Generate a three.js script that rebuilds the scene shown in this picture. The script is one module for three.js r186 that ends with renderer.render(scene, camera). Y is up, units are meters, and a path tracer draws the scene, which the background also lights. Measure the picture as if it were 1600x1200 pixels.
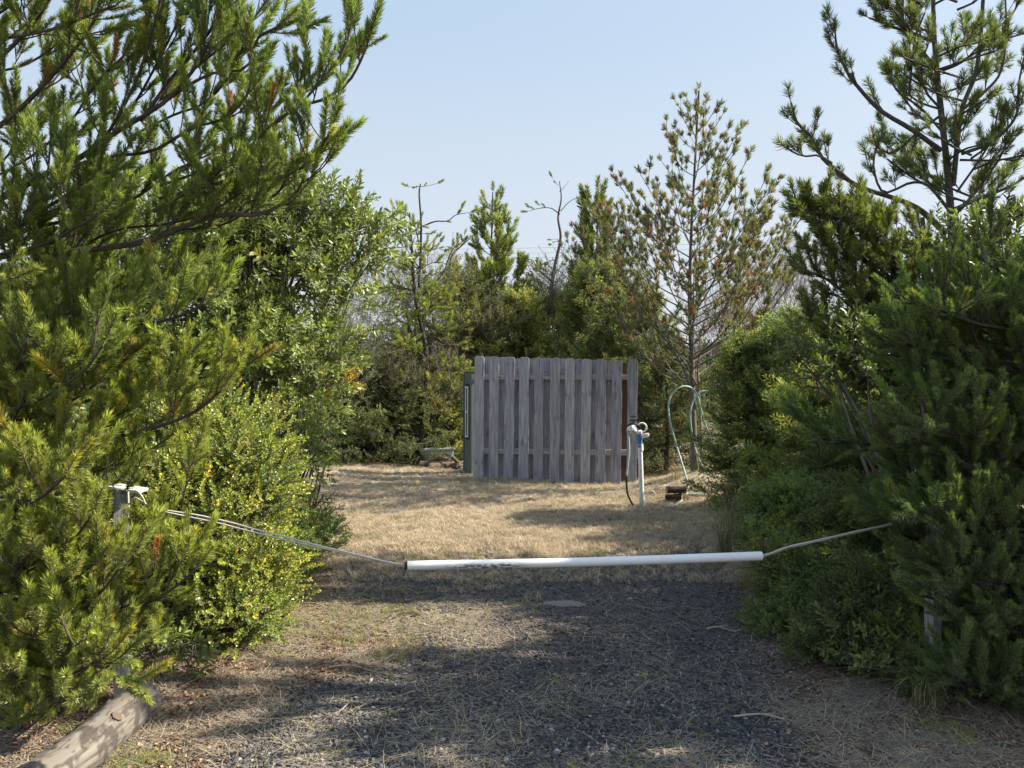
import * as THREE from 'three';
import { ImprovedNoise } from 'three/addons/math/ImprovedNoise.js';
import { mergeGeometries } from 'three/addons/utils/BufferGeometryUtils.js';

// ---------------------------------------------------------------- camera, sky, sun, exposure
const scene = new THREE.Scene();
const EYE = 1.5, FOC = 1203;                       // eye height (m); focal length in pixels of the 1600 x 1200 photograph
const camera = new THREE.PerspectiveCamera(2 * Math.atan(600 / FOC) * 180 / Math.PI, 4 / 3, 0.05, 900);
camera.position.set(0, EYE, 0);
camera.lookAt(0, EYE, -10);
camera.updateMatrixWorld(true);
scene.add(camera);

const SUN_AZ = 85 * Math.PI / 180, SUN_EL = 38 * Math.PI / 180;   // azimuth measured from straight ahead towards the right
const SUN = new THREE.Vector3(Math.sin(SUN_AZ) * Math.cos(SUN_EL), Math.sin(SUN_EL), -Math.cos(SUN_AZ) * Math.cos(SUN_EL));
{
  const W = 1024, H = 512, data = new Float32Array(W * H * 4);
  const zen = [0.40, 0.56, 0.82], mid = [0.53, 0.68, 0.86], hor = [0.83, 0.852, 0.885];
  for (let j = 0; j < H; j++) {
    const el = ((j + 0.5) / H - 0.5) * Math.PI, y = Math.sin(el);
    for (let i = 0; i < W; i++) {
      const az = ((i + 0.5) / W - 0.5) * 2 * Math.PI, x = Math.cos(az) * Math.cos(el), z = Math.sin(az) * Math.cos(el);
      const c = x * SUN.x + y * SUN.y + z * SUN.z;
      const up = Math.max(0, y), a = Math.min(1, up / 0.42), b = Math.max(0, Math.min(1, (up - 0.3) / 0.6));
      const ga = Math.pow(a, 0.85);
      const glow = 0.2 * Math.exp((c - 1) * 2.2) + 0.9 * Math.exp((c - 1) * 9) + 3.0 * Math.exp((c - 1) * 40);
      for (let k = 0; k < 3; k++) {
        let v = hor[k] + (mid[k] - hor[k]) * ga; v = v + (zen[k] - v) * b;
        v += glow * [1.0, 0.98, 0.92][k];
        if (y < 0) v = [0.16, 0.15, 0.12][k] + (v - [0.16, 0.15, 0.12][k]) * Math.exp(y * 30);
        data[(j * W + i) * 4 + k] = v * 0.45;
      }
      data[(j * W + i) * 4 + 3] = 1;
    }
  }
  const t = new THREE.DataTexture(data, W, H, THREE.RGBAFormat, THREE.FloatType);
  t.mapping = THREE.EquirectangularReflectionMapping; t.magFilter = THREE.LinearFilter; t.needsUpdate = true;
  scene.background = t; scene.environment = t;
}
const sun = new THREE.DirectionalLight(new THREE.Color(1.0, 0.89, 0.71), 5.0);
sun.position.copy(SUN).multiplyScalar(40).add(new THREE.Vector3(0, 0, -8));
sun.target.position.set(0, 0, -8);
sun.castShadow = true; sun.shadow.radius = 1.2;
Object.assign(sun.shadow.camera, { left: -20, right: 20, top: 20, bottom: -20, near: 1, far: 120 });
sun.shadow.mapSize.set(4096, 4096); sun.shadow.bias = -0.0005;
scene.add(sun, sun.target);

const renderer = new THREE.WebGLRenderer({ antialias: true });
renderer.setSize(1024, 768);
renderer.toneMapping = THREE.LinearToneMapping;
renderer.toneMappingExposure = 2.2;
renderer.shadowMap.enabled = true;

// ---------------------------------------------------------------- helpers
const V = (x, y, z) => new THREE.Vector3(x, y, z);
const P = (px, py, d) => V((px - 800) / FOC * d, EYE - (py - 600) / FOC * d, -d);    // a point of the place from where it shows and how far it is
function rng(seed) { let s = seed >>> 0; const f = () => { s = (s + 0x6d2b79f5) | 0; let t = Math.imul(s ^ (s >>> 15), 1 | s); t = (t + Math.imul(t ^ (t >>> 7), 61 | t)) ^ t; return ((t ^ (t >>> 14)) >>> 0) / 4294967296; };
  f.r = (a, b) => a + (b - a) * f(); f.s = (a) => (f() * 2 - 1) * a; f.pick = (a) => a[Math.floor(f() * a.length)];
  f.dir = () => { const z = f() * 2 - 1, a = f() * Math.PI * 2, r = Math.sqrt(1 - z * z); return V(r * Math.cos(a), z, r * Math.sin(a)); }; return f; }
const perlin = new ImprovedNoise();
const nz = (x, y, z = 0) => perlin.noise(x, y, z);
const fbm = (x, y, z = 0, o = 4) => { let s = 0, a = 0.5; for (let i = 0; i < o; i++) { s += a * nz(x, y, z + i * 7.3); x *= 2.03; y *= 2.03; a *= 0.5; } return s; };
const sst = (a, b, x) => { const t = Math.max(0, Math.min(1, (x - a) / (b - a))); return t * t * (3 - 2 * t); };
const lerp = (a, b, t) => a + (b - a) * t;
const mix3 = (a, b, t) => [lerp(a[0], b[0], t), lerp(a[1], b[1], t), lerp(a[2], b[2], t)];
const shadow = (o) => { o.castShadow = true; o.receiveShadow = true; return o; };

const taken = new Map();
function numbered(name) { const n = taken.get(name) ?? 0; taken.set(name, n + 1); return n ? name + '_' + String(n).padStart(3, '0') : name; }
function thing(name, label, category, pos = V(0, 0, 0), group) {
  const o = new THREE.Group(); o.name = numbered(name); o.position.copy(pos); scene.add(o);
  o.userData = { label, category }; if (group) o.userData.group = group; return o;
}
function part(name, geo, mat, parent, kind) { const m = shadow(new THREE.Mesh(geo, mat)); m.name = name; if (kind) m.userData.kind = kind; parent.add(m); return m; }
function solo(name, geo, mat, label, category, group) { const m = shadow(new THREE.Mesh(geo, mat)); m.name = numbered(name); scene.add(m); if (label) m.userData = { label, category }; if (group) m.userData.group = group; return m; }

// mesh builder: tubes, triangles and quads with vertex colours
class MB {
  constructor() { this.p = []; this.c = []; this.n = []; this.u = []; this.i = []; }
  get count() { return this.i.length / 3; }
  vert(v, n, c, u = 0, w = 0) { this.p.push(v.x, v.y, v.z); this.n.push(n.x, n.y, n.z); this.c.push(c[0], c[1], c[2]); this.u.push(u, w); return this.p.length / 3 - 1; }
  tri(a, b, c, col, col2 = col, col3 = col) { const n = V(0, 0, 0).subVectors(b, a).cross(V(0, 0, 0).subVectors(c, a)).normalize(); const i = this.vert(a, n, col); this.vert(b, n, col2); this.vert(c, n, col3); this.i.push(i, i + 1, i + 2); }
  tube(pts, rad, sides, col, caps = true, vary) {
    const N = pts.length, t = V(0, 0, 0), nrm = V(0, 0, 0), bin = V(0, 0, 0), q = V(0, 0, 0); let prev = null, first = this.p.length / 3, len = 0;
    for (let k = 0; k < N; k++) {
      t.subVectors(pts[Math.min(N - 1, k + 1)], pts[Math.max(0, k - 1)]).normalize();
      if (!prev) { nrm.set(Math.abs(t.y) > 0.9 ? 1 : 0, Math.abs(t.y) > 0.9 ? 0 : 1, 0); } else nrm.copy(prev);
      nrm.addScaledVector(t, -nrm.dot(t)).normalize(); prev = nrm.clone(); bin.crossVectors(t, nrm);
      if (k) len += pts[k].distanceTo(pts[k - 1]);
      const r = typeof rad === 'function' ? rad(k / (N - 1)) : rad[0] + (rad[1] - rad[0]) * k / (N - 1);
      for (let s = 0; s <= sides; s++) {
        const a = s / sides * Math.PI * 2, ca = Math.cos(a), sa = Math.sin(a);
        q.set(nrm.x * ca + bin.x * sa, nrm.y * ca + bin.y * sa, nrm.z * ca + bin.z * sa);
        const rr = vary ? r * vary(k / (N - 1), a) : r, cc = typeof col === 'function' ? col(k / (N - 1), a) : col;
        this.vert(V(pts[k].x + q.x * rr, pts[k].y + q.y * rr, pts[k].z + q.z * rr), q, cc, s / sides * Math.max(0.05, r * 6.28), len);
      }
    }
    for (let k = 0; k < N - 1; k++) for (let s = 0; s < sides; s++) { const a = first + k * (sides + 1) + s, b = a + sides + 1; this.i.push(a, a + 1, b, b, a + 1, b + 1); }
    if (caps) for (const [k, sg] of [[0, -1], [N - 1, 1]]) {
      const nn = t.subVectors(pts[Math.min(N - 1, k + 1)], pts[Math.max(0, k - 1)]).normalize().clone().multiplyScalar(sg), cc = typeof caps === 'object' ? caps : typeof col === 'function' ? col(k / (N - 1), 0) : col;
      const c0 = this.vert(pts[k], nn, cc, 0, 0), ring = []; for (let s = 0; s < sides; s++) { const j = (first + k * (sides + 1) + s) * 3; ring.push(this.vert(V(this.p[j], this.p[j + 1], this.p[j + 2]), nn, cc, 0.02, 0.02)); }
      for (let s = 0; s < sides; s++) { const a = ring[s], b = ring[(s + 1) % sides]; sg > 0 ? this.i.push(c0, a, b) : this.i.push(c0, b, a); }
    }
    return this;
  }
  geo(origin) {
    const g = new THREE.BufferGeometry(); const p = new Float32Array(this.p);
    if (origin) for (let i = 0; i < p.length; i += 3) { p[i] -= origin.x; p[i + 1] -= origin.y; p[i + 2] -= origin.z; }
    g.setAttribute('position', new THREE.BufferAttribute(p, 3)); g.setAttribute('normal', new THREE.BufferAttribute(new Float32Array(this.n), 3));
    g.setAttribute('color', new THREE.BufferAttribute(new Float32Array(this.c), 3)); g.setAttribute('uv', new THREE.BufferAttribute(new Float32Array(this.u), 2));
    g.setIndex(this.i); return g;
  }
}
const curve = (pts, n) => new THREE.CatmullRomCurve3(pts, false, 'centripetal').getPoints(n);

// instances of a few variants under one parent
const UP = V(0, 1, 0), _q = new THREE.Quaternion(), _q2 = new THREE.Quaternion(), _m = new THREE.Matrix4(), _s = V(1, 1, 1);
class Copies {
  constructor(variants) { this.v = variants; this.m = variants.map(() => []); this.c = variants.map(() => []); this.n = 0; }
  add(k, pos, dir, roll, scale, col, origin) {
    k = Math.floor(k * this.v.length) % this.v.length;
    _q.setFromUnitVectors(UP, dir); _q2.setFromAxisAngle(UP, roll); _q.multiply(_q2);
    typeof scale === 'number' ? _s.set(scale, scale, scale) : _s.copy(scale);
    const p = origin ? V(pos.x - origin.x, pos.y - origin.y, pos.z - origin.z) : pos;
    _m.compose(p, _q, _s); this.m[k].push(_m.toArray()); this.c[k].push(col); this.n++;
  }
  build(name, mat, parent) {
    this.v.forEach((g, k) => {
      if (!this.m[k].length) return;
      const im = shadow(new THREE.InstancedMesh(g, mat, this.m[k].length)), col = new THREE.Color(); im.name = name; im.userData.kind = 'stuff';
      this.m[k].forEach((a, i) => { im.setMatrixAt(i, _m.fromArray(a)); im.setColorAt(i, col.setRGB(...this.c[k][i])); });
      parent.add(im);
    });
  }
}

// ---------------------------------------------------------------- textures and materials
function dataTex(w, h, fn, srgb) { const d = new Uint8Array(w * h * 4); for (let y = 0; y < h; y++) for (let x = 0; x < w; x++) { const c = fn(x, y), i = (y * w + x) * 4; for (let k = 0; k < 3; k++) { let v = c[k] ?? c[0]; if (srgb) v = v <= 0.0031308 ? v * 12.92 : 1.055 * Math.pow(v, 1 / 2.4) - 0.055; d[i + k] = Math.max(0, Math.min(255, v * 255)); } d[i + 3] = 255; }
  const t = new THREE.DataTexture(d, w, h, THREE.RGBAFormat); if (srgb) t.colorSpace = THREE.SRGBColorSpace; t.wrapS = t.wrapT = THREE.RepeatWrapping; t.magFilter = THREE.LinearFilter; t.minFilter = THREE.LinearMipmapLinearFilter; t.generateMipmaps = true; t.needsUpdate = true; return t; }
const tile = (x, y, n, f) => { const a = x / n * Math.PI * 2, b = y / n * Math.PI * 2; return nz(Math.cos(a) * f + 9, Math.sin(a) * f + 4, Math.cos(b) * f) + nz(Math.sin(b) * f + 20, Math.cos(a) * f + 2, Math.sin(a) * f); };
const barkTex = dataTex(256, 256, (x, y) => { const v = 0.75 + 0.22 * tile(x, y, 256, 3) + 0.2 * tile(x, y, 256, 9) + 0.14 * tile(y, x, 256, 20); return [v * 0.82, v * 0.8, v * 0.79]; }, false);
const std = (o) => new THREE.MeshStandardMaterial(o);
const barkMat = std({ vertexColors: true, roughness: 0.95, map: barkTex, bumpMap: barkTex, bumpScale: 0.006 });
const foliage = (o) => new THREE.MeshPhysicalMaterial({ vertexColors: true, side: THREE.DoubleSide, roughness: 1, transmission: 0.42, thickness: 0, clearcoat: 0.0, clearcoatRoughness: 0.4, ...o });
const needleMat = foliage({ transmission: 0.45, clearcoat: 0.06, clearcoatRoughness: 0.5 });
const glossLeafMat = foliage({ transmission: 0.38, clearcoat: 1, clearcoatRoughness: 0.33 });
const smallLeafMat = foliage({ transmission: 0.42, clearcoat: 1, clearcoatRoughness: 0.25 });
const sprayMat = foliage({ transmission: 0.4, clearcoat: 0.04 });
const strawMat = foliage({ transmission: 0.25, clearcoat: 0.1, clearcoatRoughness: 0.5 });
const plainMat = std({ vertexColors: true, roughness: 0.85, side: THREE.DoubleSide });

// ---------------------------------------------------------------- the ground
const xl = (d) => d < 3.6 ? -1.3 : d < 4.6 ? lerp(-1.25, -0.62, sst(3.6, 4.3, d)) : lerp(-0.62, -1.45, sst(4.6, 6, d));
const xr = (d) => lerp(1.2, 1.85, sst(3, 6.3, d));
function height(x, z) {
  const d = -z;
  let h = sst(9, 13.5, d) * lerp(0.10, 0.03, sst(-1.2, 2, x));
  h += 0.2 * Math.exp(-(((x - 2.55) / 0.75) ** 2 + ((z + 10.75) / 0.65) ** 2));
  h += 0.12 * sst(1.9, 3.2, x) * sst(3, 5, d) + 0.08 * sst(-1.8, -3, x);
  h += 0.018 * fbm(x * 0.9, z * 0.9, 3, 3) + 0.02 * nz(x * 0.3, z * 0.3, 8);
  if (d > 16) h += sst(16, 60, d) * 0.3;
  return h;
}
// how much of each cover lies where
function cover(x, z) {
  const d = -z, w = fbm(x * 1.3, z * 1.3, 1, 4), w2 = fbm(x * 4.1, z * 4.1, 5, 3);
  const across = sst(xl(d) - 0.2, xl(d) + 0.25, x + 0.35 * w) * (1 - sst(xr(d) - 0.25, xr(d) + 0.3, x + 0.3 * w));
  let gravel = across * (1 - 0.93 * sst(6.0, 7.6, d + 1.5 * w + 0.8 * w2 - 0.6 * sst(0.3, 1.2, x)));
  const streak = sst(0.12, 0.34, fbm(x * 0.5 + 3, z * 1.5, 2, 4)) * 0.75 * sst(6, 7, d) * (1 - sst(9.5, 11, d));   // worn grey streaks in the dry grass
  gravel = Math.max(gravel, streak);
  const band = Math.exp(-(((x + 0.35) / 0.95) ** 2) - ((z + 5.0) / 0.5) ** 2) * sst(-0.2, 0.25, w + 0.5 * w2);
  gravel *= 1 - 0.75 * band;
  const yard = Math.max(sst(5.9, 7.4, d + 1.1 * w) * (1 - gravel) * (1 - sst(14.4, 15.2, d)), 0.55 * band);
  const green = sst(0.08, 0.3, fbm(x * 2.2 + 8, z * 2.2, 9, 3)) * (d < 6.4 ? 1 : 0.75);
  return { gravel, yard, green, w, w2, band };
}
const GX0 = -6.5, GX1 = 6.5, GZ0 = -16, GZ1 = 0.5;
{
  const S = 2048, tex = dataTex(S, S, (i, j) => {
    const x = GX0 + (i + 0.5) / S * (GX1 - GX0), z = GZ1 + (j + 0.5) / S * (GZ0 - GZ1), c = cover(x, z);
    const f1 = nz(x * 31, z * 31, 1), f2 = nz(x * 77, z * 77, 2), f3 = nz(x * 11, z * 15, 4);
    const chip = Math.max(0, nz(x * 60, z * 60, 6));
    let soil = mix3([0.10, 0.065, 0.042], [0.24, 0.15, 0.10], 0.5 + 0.5 * f3 + 0.4 * f1);
    const grav = mix3([0.03, 0.031, 0.035], [0.14, 0.136, 0.133], Math.max(0, Math.min(1, 0.35 + 0.5 * f1 + 0.55 * f2 + 0.25 * c.w2)));
    let dry = mix3([0.32, 0.275, 0.20], [0.57, 0.49, 0.37], Math.max(0, Math.min(1, 0.5 + 0.5 * f1 + 0.5 * f2 + 0.5 * c.w)));
    dry = mix3(dry, [0.33, 0.215, 0.12], 0.5 * sst(0.12, 0.4, fbm(x * 1.1 + 4, z * 1.4, 6, 3)));
    let col = mix3(soil, dry, c.yard); col = mix3(col, grav, c.gravel * (0.86 + 0.14 * f3));
    col = mix3(col, [0.13, 0.105, 0.075], c.yard * 0.8 * sst(0.04, 0.26, fbm(x * 0.8 + 11, z * 1.9, 3, 4)));
    col = mix3(col, [0.10, 0.115, 0.035], 0.28 * c.green * (0.5 + 0.5 * f2) * (1 - c.gravel * 0.7));
    return col;
  }, true);
  const bump = dataTex(1024, 1024, (i, j) => { const v = 0.5 + 0.3 * tile(i, j, 1024, 24) + 0.28 * tile(j, i, 1024, 48) + 0.2 * tile(i, j, 1024, 80); return [v]; }, false);
  tex.wrapS = tex.wrapT = THREE.ClampToEdgeWrapping;
  bump.repeat.set(9, 11);
  const nx = 260, nzv = 330, g = new THREE.PlaneGeometry(1, 1, nx, nzv), p = g.attributes.position, u = g.attributes.uv;
  for (let i = 0; i < p.count; i++) { const a = p.getX(i) + 0.5, b = 0.5 - p.getY(i); const x = lerp(GX0, GX1, a), z = lerp(GZ0, GZ1, b); p.setXYZ(i, x, height(x, z), z); u.setXY(i, a, 1 - b); }
  g.computeVertexNormals();
  const m = solo('ground', g, std({ map: tex, bumpMap: bump, bumpScale: 0.012, roughness: 1 })); m.userData.kind = 'structure'; m.castShadow = false;
  // the land beyond the clearing, to the horizon
  const far = new MB(), ring = [0, 6, 10, 16, 24, 40, 80, 160, 420], seg = 48, cz = -8;
  for (let k = 0; k < ring.length; k++) for (let s = 0; s <= seg; s++) { const a = s / seg * 6.28318, x = Math.cos(a) * ring[k], z = cz + Math.sin(a) * ring[k]; const inside = x > GX0 && x < GX1 && z > GZ0 && z < GZ1; far.vert(V(x, inside ? -0.35 : height(x, z) - 0.04, z), UP, [0.12, 0.10, 0.05], x, z); }
  for (let k = 0; k < ring.length - 1; k++) for (let s = 0; s < seg; s++) { const a = k * (seg + 1) + s, b = a + seg + 1; far.i.push(a, a + 1, b, b, a + 1, b + 1); }
  const fm = solo('field', far.geo(), plainMat); fm.userData.kind = 'structure';
}
const G = (x, z) => V(x, height(x, z), z);
// the spot of ground that shows at a place of the photograph
const GP = (px, py, up = 0) => { let lo = 1, hi = 40; for (let k = 0; k < 40; k++) { const d = (lo + hi) / 2, p = P(px, py, d); if (p.y > height(p.x, p.z) + up) lo = d; else hi = d; } return P(px, py, lo); };

// ---------------------------------------------------------------- plant pieces
const BARK = [0.135, 0.115, 0.105], BARKD = [0.075, 0.062, 0.055], TWIG = [0.12, 0.085, 0.06], GREYTWIG = [0.27, 0.245, 0.22];
// a pine shoot along +y: twig with needles swept forward
function pineShoot(r, L, n, len, w, base, tip) {
  const b = new MB(); b.tube([V(0, 0, 0), V(r.s(0.006), L * 0.5, r.s(0.006)), V(0, L, 0)], [0.0035, 0.0022], 3, TWIG, false);
  for (let k = 0; k < n; k++) {
    const t = Math.pow((k + r()) / n, 0.85), a = r() * 6.283, open = lerp(1.05, 0.5, t) + r.s(0.2), l = len * r.r(0.72, 1.1) * (t < 0.15 ? 0.75 : 1);
    const rad = V(Math.cos(a), 0, Math.sin(a)), o = V(0, 0.02 + t * (L - 0.015), 0), d = V(rad.x * Math.sin(open), Math.cos(open), rad.z * Math.sin(open));
    const side = V(0, 0, 0).crossVectors(d, r.dir()).normalize().multiplyScalar(w * 0.5), m = V(o.x + d.x * l * 0.6, o.y + d.y * l * 0.6, o.z + d.z * l * 0.6);
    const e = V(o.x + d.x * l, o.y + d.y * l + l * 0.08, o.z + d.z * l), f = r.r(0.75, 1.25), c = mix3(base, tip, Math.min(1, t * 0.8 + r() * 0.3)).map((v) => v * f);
    const a1 = o.clone().add(side), a2 = o.clone().sub(side), m1 = m.clone().add(side), m2 = m.clone().sub(side);
    const i = b.vert(a1, rad, c), j = b.vert(a2, rad, c), k1 = b.vert(m1, rad, c), k2 = b.vert(m2, rad, c), q = b.vert(e, rad, c); b.i.push(i, j, k1, k1, j, k2, k1, k2, q);
  }
  const g = b.geo(); g.deleteAttribute('normal'); return g;
}
// a leafy sprig along +y
function leafSprig(r, L, n, ll, lw, base, tip, opt = {}) {
  const b = new MB(); b.tube([V(0, 0, 0), V(r.s(0.01), L * 0.5, r.s(0.01)), V(0, L, 0)], [0.0028, 0.0014], 3, opt.twig ?? TWIG, false);
  for (let k = 0; k < n; k++) {
    const t = (k + 0.5) / n, a = k * 2.4 + r.s(0.5), open = lerp(1.25, 0.5, t) + r.s(0.25), l = ll * r.r(0.65, 1.1), o = V(0, L * (0.12 + 0.86 * t), 0);
    const d = V(Math.cos(a) * Math.sin(open), Math.cos(open), Math.sin(a) * Math.sin(open));
    const side = V(0, 0, 0).crossVectors(d, UP).normalize(); if (side.lengthSq() < 0.1) side.set(1, 0, 0); side.applyAxisAngle(d, r.s(0.8));
    const nn = V(0, 0, 0).crossVectors(side, d).normalize(), f = r.r(0.72, 1.25), c = mix3(base, tip, Math.min(1, t * 0.7 + r() * 0.4)).map((v) => v * f), cd = c.map((v) => v * 0.8);
    const at = (s, wv, up) => o.clone().addScaledVector(d, l * s).addScaledVector(side, wv).addScaledVector(nn, up);
    const w = lw * 0.5, bend = -l * 0.1 * r();
    const B = at(0, 0, 0), M1 = at(0.35, 0, 0), M2 = at(0.7, 0, bend * 0.4), T = at(1, 0, bend), L1 = at(0.38, -w * 0.85, w * 0.3), R1 = at(0.38, w * 0.85, w * 0.3), L2 = at(0.7, -w, w * 0.32 + bend * 0.4), R2 = at(0.7, w, w * 0.32 + bend * 0.4);
    const v = [B, M1, M2, T, L1, R1, L2, R2].map((q, i) => b.vert(q, nn, i < 2 ? cd : c));
    for (const q of [[0, 1, 4], [4, 1, 2], [4, 2, 6], [6, 2, 3], [0, 5, 1], [5, 2, 1], [5, 7, 2], [7, 3, 2]]) b.i.push(v[q[0]], v[q[1]], v[q[2]]);
  }
  const g = b.geo(); g.deleteAttribute('normal'); return g;
}
// a flat spruce spray along +y: side twigs with short needles
function spruceSpray(r, L, nSide, needle, w, base, tip) {
  const b = new MB();
  const row = (o, d, len, n) => { for (let k = 0; k < n; k++) { const t = (k + r()) / n, s = o.clone().addScaledVector(d, len * t), e = d.clone().multiplyScalar(0.75).add(r.dir().multiplyScalar(0.85)).normalize().multiplyScalar(needle * r.r(0.7, 1.15));
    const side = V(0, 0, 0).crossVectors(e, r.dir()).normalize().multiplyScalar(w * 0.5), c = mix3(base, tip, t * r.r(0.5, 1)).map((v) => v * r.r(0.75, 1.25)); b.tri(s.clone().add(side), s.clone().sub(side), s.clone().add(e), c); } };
  b.tube([V(0, 0, 0), V(0, L, 0)], [0.003, 0.0015], 3, TWIG, false);
  row(V(0, 0, 0), V(0, 1, 0), L, 22);
  for (let k = 0; k < nSide; k++) { const t = (k + 0.6) / nSide, sg = k % 2 ? 1 : -1, d = V(sg * 0.72, 0.66, r.s(0.3)).normalize(); row(V(0, L * t * 0.85, 0), d, L * (0.6 - 0.38 * t), Math.round(20 - 10 * t)); }
  const g = b.geo(); g.deleteAttribute('normal'); return g;
}
// bare twigs forking along +y
function twigFan(r, L, col) {
  const b = new MB(); const go = (o, d, len, rad, lv) => { const e = o.clone().addScaledVector(d, len), m = o.clone().lerp(e, 0.5).add(r.dir().multiplyScalar(len * 0.08)); b.tube([o, m, e], [rad, rad * 0.6], 3, col.map((v) => v * r.r(0.7, 1.3)), false);
    if (lv) { const n = 2 + Math.floor(r() * 3); for (let k = 0; k < n; k++) go(o.clone().lerp(e, r.r(0.35, 1)), d.clone().addScaledVector(r.dir(), 0.6).normalize(), len * r.r(0.4, 0.75), rad * 0.6, lv - 1); } };
  go(V(0, 0, 0), V(0, 1, 0), L, L * 0.011, 3); return b.geo();
}
const R0 = rng(11);
const GREEN = { pineB: [0.165, 0.21, 0.03], pineT: [0.325, 0.40, 0.042], yellow: [0.30, 0.27, 0.05] };
const V4 = (f) => [f(), f(), f(), f()];
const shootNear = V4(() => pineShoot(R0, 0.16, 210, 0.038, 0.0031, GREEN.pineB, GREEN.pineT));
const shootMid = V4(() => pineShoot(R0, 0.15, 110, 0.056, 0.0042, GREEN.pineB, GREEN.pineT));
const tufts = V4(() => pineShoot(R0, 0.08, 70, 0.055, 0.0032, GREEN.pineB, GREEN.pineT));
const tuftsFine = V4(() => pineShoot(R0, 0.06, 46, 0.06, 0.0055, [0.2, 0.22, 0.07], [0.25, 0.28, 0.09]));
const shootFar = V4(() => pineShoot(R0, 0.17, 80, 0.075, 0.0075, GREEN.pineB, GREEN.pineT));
const myrtle = V4(() => leafSprig(R0, 0.16, 13, 0.07, 0.021, [0.12, 0.175, 0.022], [0.25, 0.325, 0.04]));
const huckle = V4(() => leafSprig(R0, 0.15, 20, 0.024, 0.013, [0.17, 0.23, 0.022], [0.42, 0.49, 0.042]));
const spray = V4(() => spruceSpray(R0, 0.22, 6, 0.03, 0.0105, [0.11, 0.15, 0.04], [0.30, 0.35, 0.07]));
const sprayNear = V4(() => spruceSpray(R0, 0.13, 6, 0.02, 0.0062, [0.085, 0.13, 0.03], [0.30, 0.40, 0.07]));
const twigs = V4(() => twigFan(R0, 0.5, GREYTWIG));
const willow = V4(() => leafSprig(R0, 0.3, 16, 0.05, 0.009, [0.17, 0.19, 0.07], [0.24, 0.25, 0.1], { twig: GREYTWIG }));

// tone of one copy
const tone = (r, f = 1, yellow = 0) => { const k = f * r.r(0.72, 1.28), y = r() < yellow ? r.r(0.5, 1) : 0; return [k * (1 + 0.6 * y), k * (1 + 0.22 * y), k * (1 - 0.25 * y)]; };

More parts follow.
